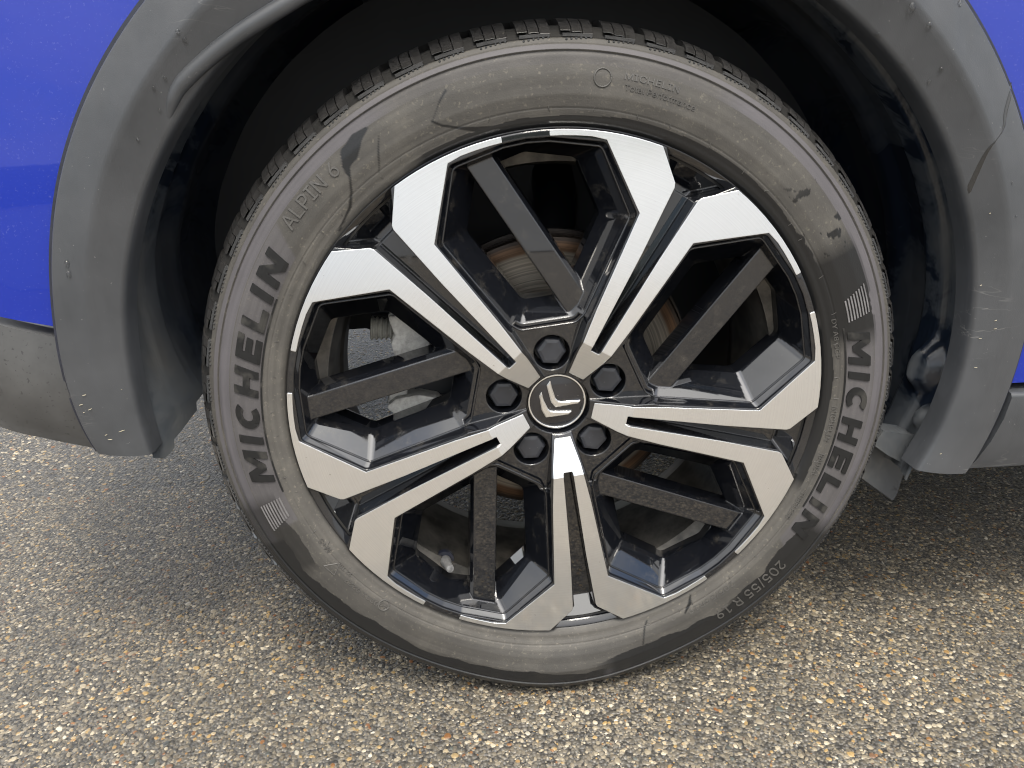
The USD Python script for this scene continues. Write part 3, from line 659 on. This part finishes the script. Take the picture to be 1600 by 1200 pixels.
# centre cap
cp = m3.Manifold.cylinder(0.012, 0.0292, 0.0292, 96).translate([0, 0, -0.0325])
CAP = put(WH, 'centre_cap', tow(cp), 'capblack', smooth=40)
ring = sweep([(0.0266, -0.0215), (0.0290, -0.0215), (0.0293, -0.0198), (0.0286, -0.0186), (0.0272, -0.0186), (0.0266, -0.0195)], 0, 360, 96, True)
put(WH, 'cap_ring', tow(ring), 'chrome', smooth=30)
dome = []
for r in np.linspace(0, 0.0267, 9):
    dome.append((r, -0.0185 - 0.0022 * (r / 0.0267) ** 2))
dome = [(max(r, 1e-5), w) for r, w in dome] + [(0.0267, -0.0225), (1e-5, -0.0225)]
put(WH, 'cap_disc', tow(sweep(dome, 0, 360, 72, True)), 'capblack', smooth=30)
CH1 = [(-0.0067, 0.0236), (-0.0050, 0.0153), (-0.0016, 0.0043), (0.0010, 0.0016), (0.0047, 0.0009), (0.0236, 0.0012), (0.0206, -0.0024), (0.0060, -0.0040), (-0.0017, -0.0052), (-0.0061, 0.0005), (-0.0103, 0.0182)]
CH2 = [(-0.0154, 0.0125), (-0.0136, 0.0036), (-0.0093, -0.0062), (-0.0070, -0.0084), (-0.0043, -0.0089), (0.0149, -0.0100), (0.0110, -0.0135), (-0.0018, -0.0148), (-0.0114, -0.0156), (-0.0157, -0.0071), (-0.0177, 0.0079)]
for ch in (CH1, CH2):
    p = Polygon(ch).buffer(0).buffer(-0.0004).buffer(0.0004)
    e = prism(p, -0.0215, -0.0172) + prism(p.buffer(-0.0007), -0.018, -0.0160)
    put(WH, 'chevron', tow(e), 'chrome')
# valve
vx, vy = -0.1195, -0.1915
put(WH, 'valve', trimesh.util.concatenate([tube(WP(np.array([(vx - 0.004, vy - 0.005, -0.062), (vx - 0.001, vy - 0.002, -0.046), (vx, vy, -0.040)])), [0.0062, 0.0058, 0.0040], 16),
                                           tube(WP(np.array([(vx, vy, -0.040), (vx + 0.0015, vy + 0.001, -0.034), (vx + 0.0035, vy + 0.002, -0.0265), (vx + 0.004, vy + 0.0022, -0.0258)])), [0.0042, 0.0044, 0.0042, 0.002], 16)]), 'valve', smooth=35)

put(WH, 'valve_hole', tube(WP(np.array([(vx - 0.0035, vy - 0.004, -0.0585), (vx - 0.0030, vy - 0.0035, -0.0520)])), [0.0105, 0.0105], 20), 'gasket', smooth=35)

# ------------------------------------------------------------------ tyre
TR = [0.2500, 0.2560, 0.2578, 0.2605, 0.2640, 0.2680, 0.2700, 0.285, 0.300, 0.315, 0.328, 0.337, 0.342, 0.345, 0.3465]
TW = [-0.012, -0.0085, -0.0065, -0.0022, 0.0002, 0.0008, 0.0020, 0.006, 0.006, 0.003, -0.004, -0.014, -0.026, -0.040, -0.070]
prof_w = CubicSpline(np.array(TR[2:]) * 0 + np.linspace(0, 1, len(TR) - 2), np.array(TW[2:]))
def wside(r): return np.interp(r, TR, TW)
rs = np.unique(np.r_[np.linspace(0.2500, 0.2640, 9), np.linspace(0.264, 0.337, 112)])
from scipy.ndimage import gaussian_filter1d
rfine = np.linspace(0.25, 0.3465, 800)
wfine = gaussian_filter1d(wside(rfine), 9)
def ws(r): return np.interp(r, rfine, wfine)
def bump(r, c, w, h): return h * np.clip(1 - np.abs(r - c) / w, 0, 1)
wr = ws(rs) + np.where((rs > 0.3192) & (rs < 0.3240), 0.0011, 0) - np.where((rs > 0.3170) & (rs < 0.3192), 0.0007, 0) - np.where(rs > 0.329, 0.004, 0) - np.where((rs > 0.2735) & (rs < 0.2748), 0.0004, 0)
tread = [(0.3385, -0.022), (0.3400, -0.036), (0.3405, -0.060), (0.3405, -0.074), (0.3475, -0.076), (0.3480, -0.098), (0.3408, -0.100), (0.3408, -0.108), (0.3485, -0.110), (0.3485, -0.128), (0.341, -0.130), (0.341, -0.138),
         (0.348, -0.140), (0.347, -0.164), (0.341, -0.166), (0.341, -0.172), (0.346, -0.174), (0.343, -0.196), (0.336, -0.205), (0.31, -0.215), (0.28, -0.213), (0.258, -0.202)]
RR = np.r_[rs, [t[0] for t in tread]]; WW = np.r_[wr, [t[1] for t in tread]]
NA = 1400
A = np.arange(NA) / NA * 2 * pi
wet, band = np.zeros((NA, len(RR))), np.zeros((NA, len(RR)))
ringv = np.zeros((NA, len(RR)))
deg = np.degrees(A)
STREAKS = [(np.array(l_), w_) for l_, w_ in (
    ([(-0.1600, 0.2625), (-0.1693, 0.2542), (-0.1757, 0.2432), (-0.1795, 0.2335), (-0.1772, 0.2235), (-0.1774, 0.2119), (-0.1800, 0.1986), (-0.1867, 0.1880), (-0.1920, 0.1789)], [0.0015, 0.0045, 0.0065, 0.0035, 0.0009, 0.0010, 0.0012, 0.0010, 0.0013]),
    ([(-0.0929, 0.2899), (-0.0974, 0.2836), (-0.1016, 0.2753), (-0.1054, 0.2664)], [0.0014, 0.0010, 0.0005, 0.0006]),
    ([(-0.1054, 0.2664), (-0.0976, 0.2631), (-0.0844, 0.2607), (-0.0685, 0.2588), (-0.0470, 0.2600)], [0.0016, 0.0013, 0.0014, 0.0030, 0.0016]),
    ([(-0.1501, 0.2567), (-0.1516, 0.2450), (-0.1520, 0.2346), (-0.1528, 0.2258)], [0.0003, 0.0008, 0.0006, 0.0003]),
    ([(0.0930, -0.2530), (0.0900, -0.2600), (0.0885, -0.2700), (0.0875, -0.2800), (0.0850, -0.2900)], [0.0008, 0.0012, 0.0010, 0.0012, 0.0006]),
    ([(0.1400, -0.2240), (0.1390, -0.2330), (0.1340, -0.2440)], [0.0006, 0.0020, 0.0007]))]
for j, r in enumerate(RR):
    p = np.stack([r * np.cos(A) * 30, r * np.sin(A) * 30, np.full(NA, 0.3)], -1)
    nz = meshkit.fbm(p, 4, 5) - 0.5; nz2 = meshkit.fbm(p * 2.2, 4, 9) - 0.5
    def sector(a0, a1, soft=6.0):
        m_, h_ = (a0 + a1) / 2, (a1 - a0) / 2
        d = np.abs((deg - m_ + 180) % 360 - 180)
        return np.clip((h_ - d) / soft + 0.5, 0, 1)
    ringv[:, j] = 0.55 * meshkit.fbm(np.stack([np.full(NA, r * 420), np.cos(A) * 2.2, np.sin(A) * 2.2], -1), 3, 21) + 0.45 * meshkit.fbm(np.stack([np.full(NA, r * 60), np.cos(A) * 9, np.sin(A) * 9], -1), 4, 22)
    ringv[:, j] += sector(125, 335, 30) * (0.42 * float(np.clip((0.2795 - r) / 0.002, 0, 1)) - 0.16 * float(r > 0.2795))
    v = np.zeros(NA)
    v = np.maximum(v, sector(38, 118, 5) * (r < 0.2685 + 0.004 * nz + 0.0025 * np.sin(np.radians(deg * 2))))              # damp ring above the rim
    v = np.maximum(v, sector(18, 48, 3) * (r < 0.272 + 0.02 * nz))
    v = np.maximum(v, sector(11, 30, 4) * (0.50 * ((r > 0.262 + 0.01 * nz)) * (r < 0.309) + 0.5) * (nz > -0.22) * (r < 0.311))      # dark patch right
    v = np.maximum(v, sector(-22, 16, 3) * (r < 0.268 + 0.008 * nz))
    nz3 = meshkit.fbm(p * np.array([4.2, 4.2, 1.0]) + 3.0, 3, 31) - 0.5
    v = np.maximum(v, sector(24, 46, 10) * (nz3 > 0.135 + 0.10 * np.clip((deg - 30) / 25, 0, 1)) * (r > 0.274) * (r < 0.309))                                # splashes
    v = np.maximum(v, sector(-52, -28, 4) * (r > 0.287 + 0.03 * nz + 0.0005 * np.abs(deg - 320)))
    v = np.maximum(v, sector(-82, -48, 6) * (r > 0.297 + 0.025 * nz))
    v = np.maximum(v, sector(-158, -80, 4) * (r > 0.3065 + 0.018 * nz - 0.005 * np.cos(np.radians((deg + 120) * 2))))         # wet lower edge
    v = np.maximum(v, sector(-165, -148, 3) * (r > 0.29 + 0.02 * nz) * 0.8)
    xy = np.stack([r * np.cos(A), r * np.sin(A)], -1) + 0.0016 * np.stack([nz, nz2], -1)
    for line, wds in STREAKS:
        for (q0, q1), (w0, w1) in zip(zip(line[:-1], line[1:]), zip(wds[:-1], wds[1:])):
            e = q1 - q0; h = np.clip(((xy - q0) @ e) / (e @ e), 0, 1)
            dd = np.linalg.norm(xy - q0 - h[:, None] * e, axis=1)
            v = np.maximum(v, np.clip(((w0 + (w1 - w0) * h) * (1 + 1.6 * nz) - dd) / 0.0008 + 0.5, 0, 1))
    v = np.maximum(v, (r > 0.329) * 0.85)
    v = np.maximum(v, (r < 0.2592) * 0.9)
    wet[:, j] = v
    b = np.zeros(NA)
    if 0.3085 < r < 0.3185: b = np.maximum(b, np.clip(1.0 - 0.75 * sector(62, 118, 6) , 0, 1))
    for c0 in (168.2, -11.8):
        lo, hi = c0 - 23 - (r - 0.283) * 120, c0 + 33
        if 0.2795 < r < 0.3078: b = np.maximum(b, 0.62 * sector(lo, hi, 0.6))
    if 0.3194 < r < 0.3238: b = np.maximum(b, 0.9)
    band[:, j] = b
wet = np.clip(wet, 0, 1)
Pt = np.stack([RR[None] * np.cos(A)[:, None], RR[None] * np.sin(A)[:, None], np.broadcast_to(WW, (NA, len(RR)))], -1)
flat_ = 0.011 * np.exp(-(((deg + 90 + 180) % 360 - 180) / 18.0) ** 2)[:, None] * np.clip((RR - 0.27) / 0.03, 0, 1)[None] * (WW[None] > -0.03)
Pt[..., 2] += flat_
Pt = WP(np.concatenate([Pt, Pt[:1]], 0))
Pt[..., 2] = np.maximum(Pt[..., 2], 0.0015)
ty = grid(Pt)
ty.invert()
TYRE = put(WH, 'tyre', ty, 'rubber', smooth=True, attrs={'wet': np.vstack([wet, wet[:1]]).ravel(), 'band': np.vstack([band, band[:1]]).ravel(), 'ring': np.vstack([ringv, ringv[:1]]).ravel()})
# shoulder tread blocks
NB = 58
def blk(a0, a1, inner=0.3325):
    sec = [(inner, float(ws(inner)) + 0.0012), (0.3375, float(ws(0.3375)) + 0.001), (0.3425, float(ws(0.3425)) + 0.0005), (0.3455, -0.0405), (0.3468, -0.052), (0.3472, -0.072), (0.339, -0.072), (0.336, -0.03)]
    return sweep(sec, a0, a1, 2)
for k in range(NB):
    a = k * 360 / NB
    pt = 360 / NB
    segs, e0 = [], a - pt * 0.39
    wd = pt * 0.78 / 3
    for q in range(3):
        segs.append(blk(e0 + q * wd + 0.07, e0 + (q + 1) * wd - 0.07, 0.3318 + 0.0012 * q))
    m = trimesh.util.concatenate(segs)
    v = WP(m.vertices)
    if v[:, 2].min() < -0.006: v[:, 2] = np.maximum(v[:, 2], 0.0)
    put(WH, 'tread_block', trimesh.Trimesh(v, m.faces, process=False), 'tread')
# shiny stepped edge under the blocks with its row of nubs
steps = []
for k in range(NB):
    pt = 360 / NB; a = k * pt
    sec = [(0.3272, float(ws(0.3272)) - 0.0004), (0.3302, float(ws(0.3302)) + 0.0014), (0.3322, float(ws(0.3322)) + 0.0010), (0.3322, float(ws(0.3322)) - 0.005), (0.3272, float(ws(0.3272)) - 0.004)]
    steps.append(sweep([(sec[0][0] + 0.0022, sec[0][1])] + sec[1:], a - pt * 0.36, a + pt * 0.34, 3))
    for q in range(6):
        an = math.radians(a - pt * 0.32 + q * pt * 0.115); r = 0.3288 - 0.0003 * q
        s = trimesh.creation.icosphere(subdivisions=0, radius=0.00115); s.apply_translation((r * math.cos(an), r * math.sin(an), float(ws(r)) + 0.0002)); steps.append(s)
stp = trimesh.util.concatenate(steps); v = WP(stp.vertices); v[:, 2] = np.maximum(v[:, 2], 0.0)
put(WH, 'shoulder_nubs', trimesh.Trimesh(v, stp.faces, process=False), 'treadlight', kind='stuff')

# ------------------------------------------------------------------ lettering on the sidewall
def bend(m, a_start, r_base, xs, sgn=-1, lift=0.0):
    """flat lettering -> on the sidewall, reading clockwise with tops outward"""
    v = m.vertices.copy()
    r = r_base + v[:, 1]
    a = math.radians(a_start) + sgn * v[:, 0] * xs / (r_base + 0.4 * 0.02)
    return trimesh.Trimesh(np.stack([r * np.cos(a), r * np.sin(a), ws(r) + v[:, 2] + lift], -1), m.faces, process=False)
def dense(m, e):
    v, f = trimesh.remesh.subdivide_to_size(m.vertices, m.faces, e, max_iter=12)
    return trimesh.Trimesh(v, f, process=False)
from shapely.geometry import LineString
from shapely.ops import unary_union
def glyph(ch):
    t, h = 0.27, 1.0
    def line(*p): return LineString(p).buffer(t / 2, cap_style=2, join_style=2)
    e = t / 2
    if ch == 'I': g, w = line((e, 0), (e, h)), t
    elif ch == 'L': g, w = unary_union([line((e, 0), (e, h)), line((0, e), (0.80, e))]), 0.80
    elif ch == 'H': g, w = unary_union([line((e, 0), (e, h)), line((0.95 - e, 0), (0.95 - e, h)), line((0, 0.5), (0.95, 0.5))]), 0.95
    elif ch == 'E': g, w = unary_union([line((e, 0), (e, h)), line((0, e * 0.86), (0.84, e * 0.86)), line((0, h - e * 0.86), (0.84, h - e * 0.86)), line((0, 0.5), (0.78, 0.5))]), 0.84
    elif ch == 'N': g, w = Polygon([(0, 0), (0, h), (0.30, h), (0.72, 0.42), (0.72, h), (0.99, h), (0.99, 0), (0.70, 0), (0.27, 0.58), (0.27, 0)]), 0.99
    elif ch == 'M': g, w = Polygon([(0, 0), (0, h), (0.34, h), (0.61, 0.52), (0.88, h), (1.22, h), (1.22, 0), (0.95, 0), (0.95, 0.62), (0.71, 0.18), (0.51, 0.18), (0.27, 0.62), (0.27, 0)]), 1.22
    else:
        a = np.radians(np.linspace(48, 312, 26)); g = LineString(np.stack([0.5 + (0.5 - e) * 1.0 * np.cos(a), 0.5 + (0.5 - e) * np.sin(a)], -1)).buffer(e, cap_style=2, join_style=1); w = 0.93
    return g, w
def letters(word, h, gap=0.30):
    x, out = 0.0, []
    for ch in word:
        g, w = glyph(ch)
        g = affinity.affine_transform(g.buffer(-0.02).buffer(0.02), [1, 0.20, 0, 1, x, 0])
        out.append((ch, g)); x += w + gap
    return out, x - gap + 0.2
for a_start in (191.6, 13.2):
    L_, total = letters('MICHELIN', 1.0)
    for ch, g in L_:
        tm = trimesh.creation.extrude_polygon(affinity.scale(g, 0.0215, 0.0215, origin=(0, 0)), 0.0014, engine='earcut')
        q = tow(bend(dense(tm, 0.005), a_start, 0.2820, 0.2300 / (total * 0.0215), lift=-0.0002))
        if q.volume < 0: q.invert()
        put(WH, 'sidewall_letter', q, 'letter')
def small(text, h, a0, a1, r, name='sidewall_marking', depth=0.0007, bold=False, m='emboss'):
    tm = meshkit.text_mesh(text, h, depth=depth, bold=bold)
    tm.vertices[:, 0] -= tm.bounds[0, 0]
    L = tm.bounds[1, 0]
    want = math.radians(a0 - a1) * (r + 0.008)
    q = tow(bend(dense(tm, 0.006), a0, r, want / L, lift=-0.0002))
    if q.volume < 0: q.invert()
    put(WH, name, q, m)
def loop(c_a, c_r, pts_r, n=40, th=0.0007, name='sidewall_marking'):
    """raised ring of radius pts_r around a point of the sidewall"""
    cx, cy = c_r * math.cos(math.radians(c_a)), c_r * math.sin(math.radians(c_a))
    a = np.linspace(0, 2 * pi, n)
    P = np.stack([cx + pts_r * np.cos(a), cy + pts_r * np.sin(a)], -1)
    P3 = np.c_[P, ws(np.hypot(P[:, 0], P[:, 1])) + 0.0001]
    put(WH, name, tube(WP(P3), th, 6), 'emboss', smooth=True)
def capsule(a0, a1, r0, r1, th=0.0005):
    A_ = np.r_[np.linspace(a0, a1, 14), np.full(4, a1), np.linspace(a1, a0, 14), np.full(4, a0)]
    R_r = np.r_[np.full(14, r1), np.linspace(r1, r0, 6)[1:-1], np.full(14, r0), np.linspace(r0, r1, 6)[1:-1]]
    A_[14:18] -= np.sign(a0 - a1) * 0.9 * np.sin(np.linspace(0.5, 2.6, 4)); A_[32:36] += np.sign(a0 - a1) * 0.9 * np.sin(np.linspace(0.5, 2.6, 4))
    A_, R_r = np.r_[A_, A_[0]], np.r_[R_r, R_r[0]]
    P3 = np.c_[R_r * np.cos(np.radians(A_)), R_r * np.sin(np.radians(A_)), ws(R_r) + 0.0001]
    put(WH, 'sidewall_marking', tube(WP(P3), th, 6), 'emboss', smooth=True)
small('ALPIN 6', 0.0125, 141.8, 128.8, 0.2935, bold=False, depth=0.0010)
for o in (0, 180):
    small('MICHELIN', 0.0052, 79.3 - o, 70.2 - o, 0.3002)
    small('Total Performance', 0.0045, 79.0 - o, 66.6 - o, 0.2918)
    loop(82.8 - o, 0.2990, 0.0072)
small('205/55 R 19', 0.0125, -38.5, -56.0, 0.2955, depth=0.0010)
small('205/55R19', 0.0055, -48.6, -60.4, 0.2765)
small('97H', 0.0055, -63.6, -68.0, 0.2745)
small('EXTRA LOAD', 0.0042, -71.2, -82.0, 0.2765)
capsule(-69.8, -83.4, 0.2735, 0.2838)
small('NORDIC', 0.005, -77.0, -89.0, 0.2965)
small('MICHELIN', 0.0052, -2.6, -10.4, 0.2708)
small('RADIAL', 0.0052, -13.4, -18.8, 0.2710)
small('TUBELESS', 0.0052, -22.8, -29.8, 0.2700)
small('M+S', 0.0052, -149.2, -152.6, 0.2705)
small('DY A8 CCP', 0.0040, 16.5, 8.0, 0.2705)
small('0221 0227', 0.0042, -133.0, -142.0, 0.2790)
small('92 TR2', 0.0040, -141.8, -146.0, 0.2725)
small('E2', 0.0042, -130.7, -132.9, 0.2765)
loop(-131.8, 0.2785, 0.0055)
tri = [(-147.4, 0.2865), (-144.4, 0.2855), (-145.6, 0.2735), (-147.4, 0.2865)]
P3 = np.array([(r * math.cos(math.radians(a)), r * math.sin(math.radians(a)), float(ws(r)) + 0.0001) for a, r in tri])
put(WH, 'sidewall_marking', trimesh.util.concatenate([tube(WP(np.linspace(P3[i], P3[i + 1], 5)), 0.0005, 6) for i in range(3)]), 'emboss')
# thin raised line under the lettering
for c0 in (168.2, -11.8):
    put(WH, 'sidewall_rib', tow(sweep([(0.2788, float(ws(0.2788)) - 0.001), (0.2788, float(ws(0.2788)) + 0.0006), (0.2803, float(ws(0.2803)) + 0.0006), (0.2803, float(ws(0.2803)) - 0.001)], c0 - 14, c0 + 26, 40)), 'letter')
# fine raised stripes at the end of each lettered plaque
for c0 in (0, 180):
    for k in range(8):
        r = 0.2845 + 0.0029 * k
        put(WH, 'plaque_stripe', tow(sweep([(r, float(ws(r)) - 0.001), (r, float(ws(r)) + 0.0007), (r + 0.0013, float(ws(r + 0.0013)) + 0.0007), (r + 0.0013, float(ws(r)) - 0.001)], c0 + 15.2 + 0.10 * k, c0 + 19.6 + 0.25 * k, 6)), 'hatch')
# moulding hairs
hairs = []
for a in list(np.arange(5, 365, 7.1)):
    a += rng.uniform(-2, 2); r = 0.2678 + rng.uniform(-0.001, 0.004)
    p0 = np.array([r * math.cos(math.radians(a)), r * math.sin(math.radians(a)), float(ws(r))]); d = rot2(np.array([0.0045, 0.0]), a + rng.uniform(-35, 35))
    hairs.append(tube(WP(np.array([p0, p0 + (d[0] * 0.5, d[1] * 0.5, 0.001), p0 + (d[0], d[1], 0.0012)])), [0.00035, 0.0003, 0.0002], 5))
put(WH, 'moulding_hairs', trimesh.util.concatenate(hairs), 'emboss', kind='stuff')

# ------------------------------------------------------------------ brake and suspension behind the spokes
dsec = [(0.0005, -0.070), (0.062, -0.070), (0.070, -0.074), (0.074, -0.086), (0.090, -0.088), (0.137, -0.088), (0.143, -0.0885), (0.150, -0.090), (0.152, -0.092), (0.152, -0.099), (0.140, -0.099), (0.140, -0.105), (0.156, -0.106), (0.156, -0.114), (0.074, -0.114), (0.0005, -0.112)]
put(CAR, 'brake_disc', tow(sweep(dsec, 0, 360, 144, True)), 'disc', smooth=25)
CAL = [(-0.1640, 0.0840), (-0.1360, 0.0820), (-0.1185, 0.0414), (-0.1309, 0.0388), (-0.1412, 0.0322), (-0.1469, 0.0220), (-0.1524, -0.0179), (-0.1556, -0.0272), (-0.1719, -0.0120), (-0.1624, 0.0215), (-0.1598, 0.0384), (-0.1628, 0.0540), (-0.1580, 0.0625)]
cal = prism(rounded(CAL, 0.003), -0.120, -0.072) + prism(rounded(np.array(CAL) * 0.97 + np.array([-0.004, 0.001]), 0.003), -0.08, -0.066)
CALP = put(CAR, 'brake_caliper', tow(cal), 'cast')
LUG = [(-0.1725, -0.0113), (-0.1614, -0.0030), (-0.1375, 0.0005), (-0.1189, -0.0042), (-0.1124, -0.0120), (-0.1160, -0.0207), (-0.1364, -0.0229), (-0.1556, -0.0272)]
put(CALP, 'caliper_lug', tow(prism(rounded(LUG, 0.004), -0.110, -0.062) + prism(rounded(np.array(LUG) * 0.985 + (-0.002, -0.0002), 0.003), -0.07, -0.057)), 'cast')
put(CALP, 'brake_pad', slab([(-0.1400, 0.0380), (-0.1185, 0.0430), (-0.1000, 0.0394), (-0.1000, -0.0083), (-0.1430, -0.0063)], 0.076, 0.1), 'linerdark')
put(CALP, 'caliper_bracket', tow(prism(rounded([(-0.1650, -0.0213), (-0.1530, -0.0240), (-0.1100, -0.0205), (-0.1080, -0.0366), (-0.1246, -0.0700), (-0.1653, -0.0650)], 0.003), -0.125, -0.080)), 'rust')
put(CALP, 'bracket_bolt', tow(m3.Manifold.cylinder(0.022, 0.0065, 0.0065, 6).translate([-0.1385, -0.034, -0.084])), 'cast')
bt = np.linspace(0, 1, 40)
put(CALP, 'guide_boot', tube(WP(np.stack([-0.1850 + 0.030 * bt, 0.0600 - 0.003 * bt, np.full(40, -0.105)], -1)), 0.0120 + 0.0012 * np.sin(bt * 38) - 0.003 * bt, 24), 'boot', smooth=True)
put(CALP, 'brake_hose', tube(WP(np.array([(-0.185, 0.072, -0.13), (-0.16, 0.074, -0.125), (-0.13, 0.08, -0.13), (-0.1, 0.12, -0.18)])), 0.006, 10), 'linerdark', smooth=True)
put(CAR, 'drive_shaft', tube(np.array([(0, 0.11, H), (0, 0.25, H), (0.0, 0.62, H - 0.01)]), [0.030, 0.024, 0.018], 18), 'linerdark', smooth=40)
put(CAR, 'lower_arm', tube(np.array([(0.0, 0.14, H - 0.115), (0.02, 0.30, H - 0.125), (0.06, 0.55, H - 0.12)]), [0.018, 0.020, 0.024], 14), 'linerdark', smooth=40)
put(CAR, 'shock_absorber', tube(np.array([(0.015, 0.18, H - 0.02), (0.02, 0.22, H + 0.09), (0.03, 0.26, H + 0.17), (0.03, 0.45, H + 0.3)]), [0.026, 0.026, 0.026, 0.026], 16), 'linerdark', smooth=40)

# ------------------------------------------------------------------ water drops on the trim, straw on the lower plastic
def trimW(x, z):
    """height of the trim's surface at a point"""
    a = math.atan2(z, x) % (2 * pi)
    if a > 1.5 * pi: a -= 2 * pi
    t = (float(Rout(a)) - math.hypot(x, z)) / (float(Rout(a)) - float(Rin(a)))
    amp = min(max(math.sin(a) * 1.6, 0), 1)
    hi = np.interp(t, [0.0, 0.035, 0.2, 0.36, 0.5, 0.58, 0.75, 0.92, 1], [0.012, 0.0150, 0.0178, 0.0206, 0.0228, 0.0210, 0.0155, 0.0115, 0.006])
    lo = np.interp(t, [0.0, 0.035, 0.2, 0.36, 0.5, 0.58, 0.75, 0.92, 1], [0.012, 0.0150, 0.0168, 0.0176, 0.0178, 0.0175, 0.0160, 0.0130, 0.006])
    return float(lo + (hi - lo) * amp)
DROPS = [(0.2859, 0.3423, 4), (0.3026, 0.3286, 3), (0.3291, 0.3446, 2.5), (0.2666, 0.3237, 3), (0.2906, 0.3008, 2.5), (0.3208, 0.2951, 2), (0.3146, 0.2858, 2), (-0.2940, 0.3380, 2), (-0.2906, 0.3325, 2), (-0.3109, 0.3055, 1.8), (-0.3205, 0.2987, 1.8),
         (-0.3206, 0.2821, 1.6), (-0.3411, 0.2605, 1.6), (-0.4168, 0.1634, 3), (-0.4172, 0.1547, 3), (0.322, 0.262, 1.8), (0.4, 0.2, 1.6), (0.41, 0.17, 1.6), (-0.28, 0.365, 1.6)]
for x, z, s in DROPS:
    d = trimesh.creation.icosphere(subdivisions=2, radius=1.0); v = d.vertices * np.array([0.00075, 0.001, 0.00055]) * s
    put(ARCH, 'water_drop', trimesh.Trimesh(WP(v + (x, z, trimW(x, z))), d.faces, process=False), 'drop', smooth=True)
sk = np.array([(0.3880, 0.2830), (0.3862, 0.2700), (0.3838, 0.2560), (0.3830, 0.2450), (0.3745, 0.2330), (0.3705, 0.2180), (0.3680, 0.2020), (0.3665, 0.1900)])
sk = CubicSpline(np.arange(8), sk)(np.linspace(0, 7, 50)); hw = 0.0022 * (0.55 + 0.45 * np.sin(np.linspace(0.4, 9, 50)) * 0.5 + 0.3 * np.linspace(0, 1, 50))
hw[:2] *= 0.4; hw[-2:] *= 0.6
sg = np.stack([np.c_[sk[:, 0] + hw * q, sk[:, 1], [trimW(a + b * q, c) + 0.00035 * (1 - q * q) + 0.0001 for a, b, c in zip(sk[:, 0], hw, sk[:, 1])]] for q in (-1, -0.4, 0.4, 1)], 1)
put(ARCH, 'water_streak', grid(WP(sg)), simple('wet_plastic', (0.010, 0.010, 0.010), 0.12, nscale=40), smooth=True)
bits = []
for k in range(15):
    if k < 8:
        a = math.radians(rng.uniform(172, 181)); r = float(Rout(a)) - rng.uniform(0.004, 0.05); x, z = r * math.cos(a), r * math.sin(a); w = trimW(x, z) + 0.0004
    else:
        a = math.radians(rng.uniform(-11, 25)); r = float(Rin(a)) + rng.uniform(0.0035, 0.02); x, z = r * math.cos(a), r * math.sin(a); w = trimW(x, z) + 0.0004
    an = rng.uniform(-0.9, 0.9) + (pi if rng.random() < 0.5 else 0); L = rng.uniform(0.0010, 0.0040) if k else 0.008
    p0 = np.array([x, z, w]); p1 = p0 + (L * math.cos(an), L * math.sin(an) * 0.6, 0.0002)
    bits.append(tube(WP(np.array([p0, (p0 + p1) / 2 + (0, 0, 0.0003), p1])), [0.00018, 0.00032, 0.00015], 5))
path = put('/World', 'straw_bits', trimesh.util.concatenate(bits), 'straw', kind='stuff')
stage.GetPrimAtPath(path).SetCustomDataByKey('label', 'tiny dry straw bits stuck on the grey arch trim')
stage.GetPrimAtPath(path).SetCustomDataByKey('category', 'straw')
